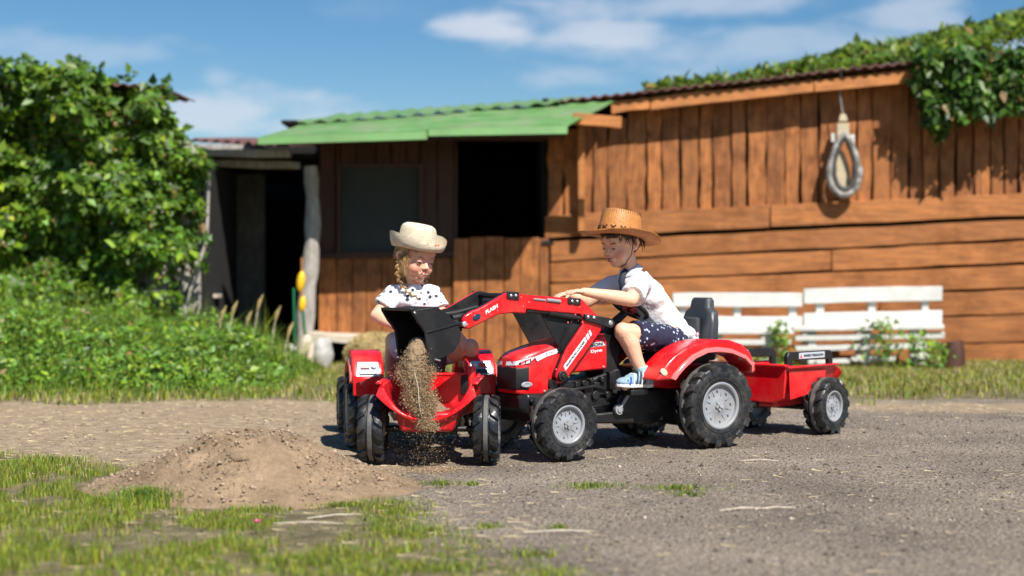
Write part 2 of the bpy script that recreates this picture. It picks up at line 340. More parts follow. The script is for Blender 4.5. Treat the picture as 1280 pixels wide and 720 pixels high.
def remesh(o, vox, smooth=4, fac=.5):
    m = o.modifiers.new('remesh', 'REMESH'); m.mode = 'VOXEL'; m.voxel_size = vox; m.use_smooth_shade = True
    if smooth: s = o.modifiers.new('smooth', 'SMOOTH'); s.iterations = smooth; s.factor = fac
    return o

def W(px, py, Y): return Vector(((px - 640) * Y / F, Y, CAMZ + (350 - py) * Y / F))

def npmesh(name, V, Fc, mat, tint=None, nper=3, parent=None, smooth=False):
    """V (n,3), Fc (m,nper) ints, tint per vertex (n,3)"""
    me = bpy.data.meshes.new(name); me.vertices.add(len(V)); me.vertices.foreach_set('co', V.astype(np.float32).ravel())
    m = len(Fc); me.loops.add(m * nper); me.loops.foreach_set('vertex_index', Fc.astype(np.int32).ravel())
    me.polygons.add(m); me.polygons.foreach_set('loop_start', np.arange(0, m * nper, nper, dtype=np.int32)); me.polygons.foreach_set('loop_total', np.full(m, nper, dtype=np.int32))
    if smooth: me.polygons.foreach_set('use_smooth', np.ones(m, dtype=bool))
    me.update(calc_edges=True)
    if tint is not None:
        a = me.color_attributes.new('tint', 'FLOAT_COLOR', 'POINT'); c = np.ones((len(V), 4), dtype=np.float32); c[:, :3] = tint; a.data.foreach_set('color', c.ravel())
    me.materials.append(MT[mat]); o = bpy.data.objects.new(name, me); COL.objects.link(o)
    if parent: o.parent = parent
    return o

# flat print: every text is turned into a mesh first, while the scene is still empty
def _txt(s, size=1, shear=0, bold=0):
    c = bpy.data.curves.new('t', 'FONT'); c.body = s; c.size = size; c.align_x = 'CENTER'; c.align_y = 'CENTER'; c.extrude = .01; c.shear = shear; c.offset = bold
    o = bpy.data.objects.new('t', c); COL.objects.link(o); dg = bpy.context.evaluated_depsgraph_get()
    me = bpy.data.meshes.new_from_object(o.evaluated_get(dg)); bpy.data.objects.remove(o)
    vs = [v.co.copy() for v in me.vertices]; fs = [tuple(p.vertices) for p in me.polygons]; bpy.data.meshes.remove(me); return vs, fs
TX = {k: _txt(k, 1, sh, b) for k, sh, b in (('8740', .15, 0), ('S', 0, .02), ('FERGUSON', 0, .02), ('Dyna', 0, .02), ('MAESTRON LOADER', 0, .02), ('FLASH', .2, .04), ('MASSEY FERGUSON', 0, .02))}
def text(mb, key, org, right, up, w=None, h=None, mi=0):
    vs, fs = TX[key]; x0 = min(v.x for v in vs); x1 = max(v.x for v in vs); y0 = min(v.y for v in vs); y1 = max(v.y for v in vs)
    sx = w / (x1 - x0); sy = h / (y1 - y0); right = Vector(right).normalized(); up = Vector(up).normalized(); nn = right.cross(up)
    cx, cy = (x0 + x1) / 2, (y0 + y1) / 2
    mb.add([Vector(org) + right * (v.x - cx) * sx + up * (v.y - cy) * sy + nn * v.z * .06 for v in vs], fs, mi)
# ------------------------------------------------------------------ ground
def nz2(x, y, s, o=0.): return noise.noise(Vector((x * s + o, y * s - o, o * 1.7)))
def zones(x, y):
    """(grassy soil, tan dirt) weights of the yard at world x, y"""
    n = nz2(x, y, 1.1, 3) * .5 + nz2(x, y, 3.7, 8) * .3
    far = min(1, max(0, (y - 8.05 - .25 * nz2(x, y, .8, 5) + n * .5 + (.25 if x < -.8 else 0)) * 2.2))
    edge = -.05 + (-.25) * (y - 3.3)
    if y > 4.3: edge = -.35 - 1.1 * (y - 4.3)
    near = 1 / (1 + math.exp(-(edge - x + n * .55) * 5.5)) if y < 5.9 else 0
    if y > 4.95: near *= max(0, min(1, (5.6 - y) * 2.2 + .3 + n * 1.2))
    if x > -.75 and y > 4.45: near *= .15
    dirt = 1 / (1 + math.exp((x + .45 + max(0, y - 6.2) * .12 - n * .8) * 3.2))
    if y < 5.3: dirt *= max(.15, min(1, (y - 4.4) * 1.2))
    strip = math.exp(-((y - 7.75 - n * .5) / .38) ** 2)
    dirt = max(dirt, strip)
    return max(far, near), dirt
def gh(x, y):
    return .012 * nz2(x, y, .9, 11) + .005 * nz2(x, y, 5, 2) + .0025 * nz2(x, y, 17, 4)

def build_ground():
    xs = np.concatenate([np.arange(-5.2, -2.4, .08), np.arange(-2.4, 3.2, .034), np.arange(3.2, 6.01, .08)])
    ys = np.concatenate([np.arange(2.4, 7.2, .034), np.arange(7.2, 12.01, .06)])
    nx, ny = len(xs), len(ys)
    V = np.zeros((ny, nx, 3)); Z = np.zeros((ny, nx, 4), dtype=np.float32); Z[..., 3] = 1
    for j, y in enumerate(ys):
        for i, x in enumerate(xs):
            edge = 0 if (i in (0, nx - 1) or j in (0, ny - 1)) else 1
            V[j, i] = (x, y, gh(x, y) * edge); a, b = zones(x, y); Z[j, i, 0] = a; Z[j, i, 1] = b
    idx = np.arange(nx * ny).reshape(ny, nx); q = np.stack([idx[:-1, :-1], idx[:-1, 1:], idx[1:, 1:], idx[1:, :-1]], -1)
    zq = Z[:-1, :-1]; gravel = ((zq[..., 0] < .5) & (zq[..., 1] < .5))
    VV = V.reshape(-1, 3); ZZ = Z.reshape(-1, 4)
    def sub(name, mask):
        Q = q[mask]; used = np.unique(Q); rm = np.full(nx * ny, -1); rm[used] = np.arange(len(used))
        o = npmesh(name, VV[used], rm[Q], 'ground', None, 4, smooth=True)
        a = o.data.color_attributes.new('zone', 'FLOAT_COLOR', 'POINT'); a.data.foreach_set('color', ZZ[used].ravel()); return tag(o, kind='structure')
    sub('gravel_yard', gravel); g = sub('dirt_and_turf', ~gravel); g.name = 'ground'
    # the ring out to the horizon
    x0, x1, y0, y1 = xs[0], xs[-1], ys[0], ys[-1]; B = 900
    mb = MB(); vs = [(x0, y0, 0), (x1, y0, 0), (x1, y1, 0), (x0, y1, 0), (-B, -B, 0), (B, -B, 0), (B, B, 0), (-B, B, 0)]
    mb.add(vs, [(4, 5, 1, 0), (5, 6, 2, 1), (6, 7, 3, 2), (7, 4, 0, 3)]); o = mb.build('far_ground', 'ground')
    a = o.data.color_attributes.new('zone', 'FLOAT_COLOR', 'POINT')
    for d in a.data: d.color = (1, .4, 0, 1)
    tag(o, kind='structure')
build_ground()

# ------------------------------------------------------------------ planks
def jprism(name, parent, mat, quad, Y, th, jit=.004, seg=5, wane=0., axis='v', seed=None, facing=None):
    """board from the photo's four corners (tl,tr,br,bl) on the plane y=Y, thickness th towards the back, slightly uneven edges"""
    r = random.Random(seed if seed is not None else rnd.random())
    tl, tr, br, bl = [W(a, b, Y) for a, b in quad]
    # board edges follow its length; its front bows a hair
    P = []
    if axis == 'v': A, B, C, D = tl, bl, tr, br
    else: A, B, C, D = tl, tr, bl, br
    e1 = []; e2 = []
    per = Vector((C.x - A.x, 0, C.z - A.z)).normalized()
    for k in range(seg + 1):
        t = k / seg; j1 = r.uniform(-jit, jit); j2 = r.uniform(-jit, jit)
        e1.append(A.lerp(B, t) + per * j1); e2.append(C.lerp(D, t) + per * j2)
    poly = e1 + e2[::-1]; mb = MB(); n = len(poly); by = r.uniform(0, .005)
    cen = sum((Vector(p) for p in poly), Vector()) / n
    base = parent.matrix_basis.translation if parent else Vector()
    vs = [Vector((p.x, Y - by, p.z)) for p in poly] + [Vector((p.x, Y + th, p.z)) for p in poly]
    fs = []
    m = seg + 1
    for k in range(seg):
        a, b = k, k + 1; c, d = 2 * m - 1 - k, 2 * m - 2 - k
        fs.append((a, b, d, c)); fs.append((n + a, n + c, n + d, n + b))
    for i in range(n): fs.append((i, i + n, (i + 1) % n + n, (i + 1) % n))
    mb.add([v - cen for v in vs], fs)
    o = mb.build(name, mat, parent, bevel=.004, bseg=1); o.location = cen - base
    return o

YW = 12.0
def barn():
    b = thing('timber_barn', 'long orange-stained timber barn wall with upright boards over wide horizontal planks', 'barn', (2.6, 13, 0))
    base = Vector(b.location)
    # upright boards, uneven widths
    px = 684.; i = 0
    while px < 1330:
        w = rnd.choice([17, 19, 21, 23, 24, 17, 20]); top = 128 - (px - 770) * .125 + 2 if px > 760 else 150
        if px < 765: top = 165 - (px - 690) * .25
        bot = 277 - (px - 690) * .047 + rnd.uniform(-2, 3)
        q = [(px + rnd.uniform(0, 1.5), top), (px + w - rnd.uniform(0, 1.5), top), (px + w - rnd.uniform(.3, 2.2), bot), (px + rnd.uniform(.3, 2.2), bot)]
        jprism('upright_board', b, 'wood', q, YW + rnd.choice([0, .012]), .022, .009, 7)
        px += w; i += 1
    # heavy rail
    for x0, x1 in ((681, 962), (963.5, 1345)):
        f = lambda x, y0: y0 - (x - 800) * .047
        jprism('rail', b, 'woodh', [(x0, f(x0, 264)), (x1, f(x1, 264)), (x1, f(x1, 292)), (x0, f(x0, 292))], YW - .035, .04, .006, 8, axis='h')
    rows = [(296.5, 321, .047, .047), (323.5, 348.5, .045, .043), (351, 377, .042, .036), (379.5, 406, .036, .03), (408.5, 436, .03, .02), (438.5, 462, .02, .01)]
    for k, (y0, y1, s0, s1) in enumerate(rows):
        cuts = [688 + rnd.uniform(-1, 1), 1345] if k % 2 == 0 else [688, 1010 + 30 * k, 1345]
        for x0, x1 in zip(cuts[:-1], cuts[1:]):
            x1 -= 1.2
            jprism('wall_plank', b, 'woodh', [(x0, y0 - (x0 - 800) * s0), (x1, y0 - (x1 - 800) * s0), (x1, y1 - (x1 - 800) * s1), (x0, y1 - (x0 - 800) * s1)], YW + rnd.uniform(-.008, .006), .03, .005, 9, axis='h')
    # roof: corrugated sheet with a nearly level fall, waves across x
    roof_sheet(b, 'corrugated_roof', 'brownroof', 697, 1345, lambda x: 125 - (x - 700) * .11 if x < 1155 else 75 - (x - 1155) * .11, 11.74, 3.6, .03, .009, .092, .012)
    for x0, x1 in ((764, 812), (813, 1017), (1018, 1345)):
        f = lambda x: 123.5 - (x - 765) * .1045
        jprism('fascia_board', b, 'fascia', [(x0, f(x0) + 3), (x1, f(x1) + 3), (x1, f(x1) + 17), (x0, f(x0) + 19)], 11.80, .03, .006, 6, axis='h')
    # back and side walls keep the inside dark
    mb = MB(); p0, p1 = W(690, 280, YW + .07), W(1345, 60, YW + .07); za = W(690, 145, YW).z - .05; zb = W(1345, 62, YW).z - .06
    mb.add([Vector(q) - base for q in ((p0.x, YW + .07, .1), (p1.x, YW + .07, .1), (p1.x, YW + .07, zb), (p0.x, YW + .07, za))], [(0, 1, 2, 3)]); mb.build('dark_backing', 'interior', b)  # added dark sheet, keeps sky out of the board gaps so they read shaded
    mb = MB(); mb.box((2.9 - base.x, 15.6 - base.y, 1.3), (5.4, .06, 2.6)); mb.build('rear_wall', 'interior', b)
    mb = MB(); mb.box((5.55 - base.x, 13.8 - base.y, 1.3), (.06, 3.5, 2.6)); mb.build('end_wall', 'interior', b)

def roof_sheet(parent, name, mat, px0, px1, fy, Y, depth, pitch, amp, period, th, yaw=0., n_y=8):
    base = Vector(parent.location); X0 = W(px0, 0, Y).x; X1 = W(px1, 0, Y).x; nx = int((X1 - X0) / period * 8)
    vs = []; fs = []
    for j in range(n_y + 1):
        for i in range(nx + 1):
            x = X0 + (X1 - X0) * i / nx; px = 640 + x * F / Y; z = W(0, fy(px), Y).z
            t = j / n_y; z += t * depth * pitch + amp * math.sin(2 * math.pi * x / period) * (1 + .25 * math.sin(x * 5)) + .01 * noise.noise(Vector((x * 1.3, t * 3, 2)))
            y = Y + t * depth + .012 * noise.noise(Vector((int(x / .9) * 3.3, 0, 5)))
            vs.append(Vector((x, y, z)) - base)
    N = len(vs); vs += [v - Vector((0, 0, th)) for v in vs]
    def id(i, j): return j * (nx + 1) + i
    for j in range(n_y):
        for i in range(nx):
            a, b2, c, d = id(i, j), id(i + 1, j), id(i + 1, j + 1), id(i, j + 1); fs.append((a, b2, c, d)); fs.append((N + a, N + d, N + c, N + b2))
    for i in range(nx): fs.append((id(i, 0), N + id(i, 0), N + id(i + 1, 0), id(i + 1, 0)))
    for j in range(n_y):
        fs.append((id(0, j), id(0, j + 1), N + id(0, j + 1), N + id(0, j))); fs.append((id(nx, j), N + id(nx, j), N + id(nx, j + 1), id(nx, j + 1)))
    return MB().add(vs, fs).build(name, mat, parent, sharp=50)
barn()

def stable():
    s = thing('stable', 'brown stable front under the green metal roof, with grey window and half door', 'stable', (-.7, 13, 0))
    base = Vector(s.location)
    x = 399
    while x < 572:
        w = rnd.choice([19, 22, 25, 21]); w = min(w, 573 - x)
        bot = 318
        if x + w > 426 and x < 524: bot = 207
        if x < 426 < x + w: w = 426 - x; bot = 318
        if x < 525 and x + w > 525: w = max(8, 525 - x); bot = 207
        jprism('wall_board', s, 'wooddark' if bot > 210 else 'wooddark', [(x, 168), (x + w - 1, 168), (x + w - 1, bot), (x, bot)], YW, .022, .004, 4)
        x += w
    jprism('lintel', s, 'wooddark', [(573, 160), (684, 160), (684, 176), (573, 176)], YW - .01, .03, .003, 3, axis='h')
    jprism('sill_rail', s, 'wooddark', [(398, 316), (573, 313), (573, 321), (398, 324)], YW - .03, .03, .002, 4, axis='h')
    wf = MB()
    for q in (((421, 204), (529, 204), (529, 209), (421, 209)), ((421, 209), (426, 209), (426, 316), (421, 316)), ((524, 209), (529, 209), (529, 313), (524, 313))):
        p = [W(a, b, YW - .025) for a, b in q]; c = sum(p, Vector()) / 4
        wf.box(c - base, (abs(p[1].x - p[0].x) if q[0][0] != q[1][0] else .03, .03, abs(p[0].z - p[2].z)))
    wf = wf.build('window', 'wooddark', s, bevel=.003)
    p0, p1 = W(426, 209, YW + .005), W(524, 316, YW + .005); mb = MB(); mb.box((p0 + p1) / 2 - base, (p1.x - p0.x, .008, p0.z - p1.z)); mb.build('pane', 'screen', wf)
    x = 398
    while x < 566:
        w = rnd.choice([17, 20, 23, 21]); w = min(w, 568 - x); y1 = 418 + (x - 398) * .1
        jprism('wall_board', s, 'wood', [(x, 322), (x + w - .8, 322), (x + w - .8, y1), (x, y1)], YW + rnd.uniform(0, .006), .022, .003, 4); x += w
    jprism('base_beam', s, 'wood', [(440, 421), (568, 430), (568, 452), (440, 452)], YW + .01, .04, .003, 3, axis='h')
    jprism('floor_plank', s, 'palewood', [(384, 416), (446, 419), (446, 430), (388, 427)], 11.62, .40, .004, 4, axis='h')
    # half door
    hd = None; x = 567; first = True
    dm = MB()
    for (a, b, c, d) in ((569, 300, 686, 307), (569, 428, 686, 436)):
        p0, p1 = W(a, b, YW - .012), W(c, d, YW - .012); dm.box((p0 + p1) / 2 - base, (p1.x - p0.x, .02, p0.z - p1.z))
    dm.box(W(627, 368, YW - .012) - base, (.12, .018, .84))
    door = dm.build('half_door', 'wood', s, bevel=.003)
    while x < 684:
        w = rnd.choice([18, 21, 24, 20]); w = min(w, 687 - x); t = 297 + rnd.uniform(-1.2, 1.2)
        o = jprism('board', None, 'wood', [(x, t), (x + w - 1.2, t), (x + w - 1.2, 457), (x, 457)], YW - .036, .022, .003, 4)
        o.location -= base; o.parent = door; x += w
    p = W(684, 303, YW - .05) - base; hm = MB(); hm.box(p, (.09, .008, .03)); hm.tube([p + Vector((.045, -.01, -.03)), p + Vector((.045, -.01, .03))], .008, 8); hm.build('hinge', 'blackflat', door)
    # green roof: two lower sheets with a folded front edge, an upper sheet overlapping them
    def slab(name, mat, q, th, fr=0.):
        vs = [Vector(v) - base for v in q] + [Vector(v) - base - Vector((0, 0, th)) for v in q]; n = len(q)
        # subdivide across so the sheet can ripple
        K = 60; va = []; fa = []
        for lay in (0, 1):
            for j in range(5):
                for i in range(K + 1):
                    a = vs[0].lerp(vs[1], i / K); b = vs[3].lerp(vs[2], i / K); v = a.lerp(b, j / 4)
                    rip = .007 * math.sin((v.x + base.x) * 2 * math.pi / .16) * max(fr, j / 4) * (1 + fr) + .006 * noise.noise(Vector((v.x * 1.7, v.y * 3, 1)))
                    va.append(v + Vector((0, 0, rip - lay * th)))
        N = 5 * (K + 1)
        for j in range(4):
            for i in range(K):
                a = j * (K + 1) + i; fa.append((a, a + 1, a + K + 2, a + K + 1)); fa.append((N + a, N + a + K + 1, N + a + K + 2, N + a + 1))
        for i in range(K): fa.append((i, N + i, N + i + 1, i + 1)); a = 4 * (K + 1) + i; fa.append((a, a + 1, N + a + 1, N + a))
        for j in range(4):
            a = j * (K + 1); fa.append((a, a + K + 1, N + a + K + 1, N + a)); a += K; fa.append((a, N + a, N + a + K + 1, a + K + 1))
        return MB().add(va, fa).build(name, mat, s, sharp=60)
    E, Bk = 11.15, 11.76
    slab('roof_sheet', 'greenroof', [W(323, 172, E), W(535, 162.5, E), W(590, 138, Bk), W(380, 155, Bk)], .012)
    slab('roof_sheet', 'greenroof', [W(533, 161, E - .012), W(709, 156, E - .012), W(768, 125.5, Bk + .04), W(588, 137.5, Bk)], .012)
    slab('roof_sheet', 'greenroof', [W(372, 153, Bk - .08), W(700, 126.5, Bk - .08), W(728, 121, 13.2), W(420, 143, 13.2)], .012, 1.)
    for (a, b, c, d) in ((322, 172, 534, 164), (535, 161.5, 709.5, 157)):
        p = [W(a, b, E - .015), W(c, d, E - .015), W(c, d + 10.5, E - .03), W(a, b + 9, E - .03), W(c, d + 10.5, E + .0), W(a, b + 9, E + .0), W(c, d + 3, E), W(a, b + 3, E)]
        mb = MB(); mb.add([v - base for v in p], [(0, 1, 2, 3), (3, 2, 4, 5), (5, 4, 6, 7), (7, 6, 1, 0), (1, 6, 4, 2), (0, 3, 5, 7)]); mb.build('roof_edge', 'greenfold', s, bevel=.004)
    # dark soffit boards between eave and wall
    q = [W(330, 181, E + .03), W(706, 170, E + .03), W(706, 168, YW), W(392, 181, YW)]
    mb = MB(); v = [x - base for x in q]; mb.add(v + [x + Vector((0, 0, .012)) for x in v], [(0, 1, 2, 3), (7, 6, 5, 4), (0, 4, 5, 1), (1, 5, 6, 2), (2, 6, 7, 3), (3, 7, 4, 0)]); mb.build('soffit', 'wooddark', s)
    # bracket board and thin post at the roof's right end
    jprism('bracket_board', s, 'fascia', [(717, 140.5), (777, 146), (777, 160.5), (717, 155)], 11.35, .05, .003, 3, axis='h')
    jprism('corner_post', s, 'fascia', [(722.5, 157), (731, 157), (731, 290), (723, 290)], 11.86, .07, .002, 4)
    # inner walls
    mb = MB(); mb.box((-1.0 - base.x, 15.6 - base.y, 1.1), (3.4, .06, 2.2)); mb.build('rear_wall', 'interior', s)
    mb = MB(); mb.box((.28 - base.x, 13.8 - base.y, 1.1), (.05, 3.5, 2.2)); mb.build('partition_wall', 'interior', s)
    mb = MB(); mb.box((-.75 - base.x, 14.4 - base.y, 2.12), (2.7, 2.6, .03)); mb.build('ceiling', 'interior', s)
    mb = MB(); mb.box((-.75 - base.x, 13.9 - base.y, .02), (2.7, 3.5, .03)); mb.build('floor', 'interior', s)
stable()

def shed():
    s = thing('open_shed', 'dark open-fronted shed bay between the ivy and the grey tree-trunk post', 'shed', (-2.2, 13, 0)); base = Vector(s.location)
    roof_sheet(s, 'corrugated_roof', 'brownroof', 236, 356, lambda x: 174 + (x - 250) * .06, 11.5, 3.8, .10, .011, .085, .012)
    jprism('eave_beam', s, 'greywood', [(248, 186), (362, 188), (362, 197), (248, 194)], 11.62, .08, .006, 5, axis='h')
    jprism('head_beam', s, 'greywood', [(258, 199), (374, 202), (374, 211), (258, 208)], 11.95, .1, .005, 5, axis='h')
    jprism('jamb', s, 'greywood', [(252, 205), (264, 205), (246, 385), (234, 385)], 11.9, .1, .006, 6)
    # the weathered trunk post
    pts = []; rs = []
    for k in range(13):
        t = k / 12; py = 208 + t * 224; p = W(388 + 4 * math.sin(t * 5) - 3 * t, py, 11.72); pts.append(p - base); rs.append(.055 + .022 * t + .008 * math.sin(k * 2.1))
    mb = MB(); mb.tube(pts, rs, 14); mb.build('trunk_post', 'greywood', s, sharp=70)
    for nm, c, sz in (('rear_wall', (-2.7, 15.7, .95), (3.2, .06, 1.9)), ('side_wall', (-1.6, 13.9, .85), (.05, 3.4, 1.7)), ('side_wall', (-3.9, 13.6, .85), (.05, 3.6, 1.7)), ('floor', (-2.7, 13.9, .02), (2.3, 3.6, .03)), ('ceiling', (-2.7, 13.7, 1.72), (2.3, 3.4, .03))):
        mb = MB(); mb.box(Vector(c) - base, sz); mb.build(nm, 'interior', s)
    for k in range(3):                                  # boards just inside, on the left, the bay's darkness put into their colour
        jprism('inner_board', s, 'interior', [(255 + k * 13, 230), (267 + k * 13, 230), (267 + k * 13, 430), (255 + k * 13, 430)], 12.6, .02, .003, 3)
    # ivy-clad shed on the left
    v = thing('ivy_clad_shed', 'small shed almost hidden by ivy, roof edge and grey boards showing', 'shed', (-3.9, 12.3, 0)); base = Vector(v.location)
    x = -140
    while x < 250:
        w = rnd.choice([17, 20, 23]); w = min(w, 252 - x)
        jprism('wall_board', v, 'greywood', [(x, max(112, 112 + (x - 185) * 1.25)), (x + w - 1.5, max(112, 112 + (x + w - 185) * 1.25)), (x + w - 1.5, 452), (x, 452)], 11.15, .02, .004, 4); x += w
    roof_sheet(v, 'corrugated_roof', 'brownroof', -160, 204, lambda x: 104 - (x - 130) * -.03, 10.9, 1.1, .02, .010, .09, .012)
    mb = MB(); mb.box((W(250, 0, 11.2).x - base.x, 11.9 - base.y, .8), (.04, 1.4, 1.6)); mb.build('side_wall', 'interior', v)
    mb = MB(); mb.box((-3.9 - base.x, 14.0 - base.y, 1.0), (3.0, .05, 2.0)); mb.build('rear_wall', 'greywood', v)
shed()

# ------------------------------------------------------------------ things along the barn
def benches():
    specs = [('white slatted pallet bench behind the seat back of the larger tractor', 841, 1003, [(366, 383.5), (395.5, 413)], .000, [(849, 858), (917, 926), (986, 996)], [(893, 902), (957, 967)], [(424.5, 431.5, 845, 989)], 440),
             ('white slatted pallet bench farther right, weeds growing through its slats', 1005, 1178, [(361, 379.5), (391.5, 411)], .022, [(1020, 1030), (1085, 1094.5), (1152, 1161)], [(1009.5, 1019.5), (1078, 1087.5), (1147, 1157)], [(418.5, 426, 994, 1181), (431.5, 438.5, 994, 1176), (447, 453, 1064, 1120), (449, 455, 1020, 1062), (446, 451.5, 1146, 1170)], 455)]
    for lab, x0, x1, boards, sl, posts, legs, slats, yb in specs:
        b = thing('pallet_bench', lab, 'bench', W((x0 + x1) / 2, 452, 11.6), 0, 1, 'white pallet benches along the barn'); b.location.z = 0; base = Vector(b.location)
        f = lambda x, y: y - (x - x0) * sl
        for (a, c) in boards:
            jprism('back_board', b, 'whitepaint', [(x0, f(x0, a)), (x1, f(x1, a)), (x1, f(x1, c)), (x0, f(x0, c))], 11.55, .03, .003, 6, axis='h')
        for (a, c) in posts:
            jprism('back_post', b, 'whitepaint', [(a, f(a, boards[0][0] + 2)), (c, f(c, boards[0][0] + 2)), (c, boards[1][1]), (a, boards[1][1])], 11.585, .05, .002, 3)
        ys = boards[1][1] - (2 if sl else 0)
        for k in range(3):                              # seat slats seen edge-on
            Y = 11.50 - k * .13; z = W(0, ys + 1.5, 11.35).z
            p0, p1 = W(x0 + (0 if not sl else -14), 0, Y), W(x1 - (12 if not sl else 0), 0, Y)
            mb = MB(); mb.box(Vector(((p0.x + p1.x) / 2, Y, z + sl * .25)) - base, (p1.x - p0.x, .1, .028), Euler((0, -sl * .6, 0))); mb.build('seat_slat', 'whitepaint', b, bevel=.003)
        for (a, c) in legs:
            p0, p1 = W(a, ys + 3, 11.27), W(c, yb, 11.27)
            mb = MB(); mb.box((p0 + p1) / 2 - base, (p1.x - p0.x, .05, p0.z - p1.z)); mb.build('leg', 'whitepaint', b, bevel=.003)
            q0, q1 = W(a, ys + 5, 11.52), W(c, yb, 11.52)
            mb = MB(); mb.box(Vector(((p0.x + p1.x) / 2, 11.5, (p0.z + .02) / 2)) - base, (p1.x - p0.x, .05, max(.05, p0.z - .02))); mb.build('leg', 'whitepaint', b, bevel=.003)
        for (a, c, xa, xb) in slats:
            jprism('front_slat', b, 'whitepaint', [(xa, f(xa, a) + sl * 25), (xb, f(xb, a) + sl * 25), (xb, f(xb, c) + sl * 25), (xa, f(xa, c) + sl * 25)], 11.22, .022, .003, 4, axis='h')
benches()

def collar():
    c = thing('horse_collar', 'old grey padded horse collar hanging on the upright barn boards', 'horse collar', W(1055, 208, 11.86)); base = Vector(c.location)
    def loop(ax, az, n=40, off=0):
        pts = []
        for k in range(n):
            q = 2 * math.pi * k / n; x = math.sin(q); z = -math.cos(q)
            t = (z + 1) / 2; w = ax * (1 - .62 * t ** 1.6)
            pts.append(Vector((x * w, off, z * az + .02)))
        return pts
    for nm, mt, ax, az, r, off in (('padding', 'collar_pad', .140, .250, .031, 0), ('inner_roll', 'collar_dark', .108, .215, .024, -.010)):
        pts = loop(ax, az, 40, off); vs = []; fs = []; n = 10; K = len(pts)
        for i, p in enumerate(pts):
            t = (pts[(i + 1) % K] - pts[i - 1]).normalized(); a = Vector((0, 1, 0)); b = t.cross(a); rr = r * (1 + .05 * math.sin(i * 1.7)) * (1.15 if p.z < 0 else .85)
            for k in range(n):
                q = 2 * math.pi * k / n; vs.append(p + a * math.cos(q) * rr + b * math.sin(q) * rr)
        for i in range(K):
            for k in range(n): fs.append((i * n + k, i * n + (k + 1) % n, ((i + 1) % K) * n + (k + 1) % n, ((i + 1) % K) * n + k))
        MB().add(vs, fs).build(nm, mt, c, sharp=80)
    mb = MB(); pts = loop(.088, .175, 24, .035); mb.prism([(p.x, p.z) for p in pts], .05, .06); mb.xf(Matrix.Translation((-.01, 0, -.05))); mb.build('lining', 'collar_pale', c)
    mb = MB(); mb.box((-.01, .0, .29), (.10, .035, .13)); mb.box((-.01, -.01, .40), (.08, .02, .06), taper=.5); mb.build('hanger_block', 'collar_pale', c, bevel=.006)
    MB().box((.075, .02, .21), (.03, .01, .11)).build('cloth_tab', 'whitepaint', c); MB().box((-.085, .02, .24), (.03, .01, .07)).build('cloth_tab', 'whitepaint', c)
    mb = MB(); top = W(1052, 88, 11.76) - base
    mb.tube([(-.01, -.01, .42), (-.03, -.01, .55), (-.045, -.02, .66), (-.03, -.03, .78), top], .006, 6); mb.build('hanging_wire', 'wire', c)
collar()

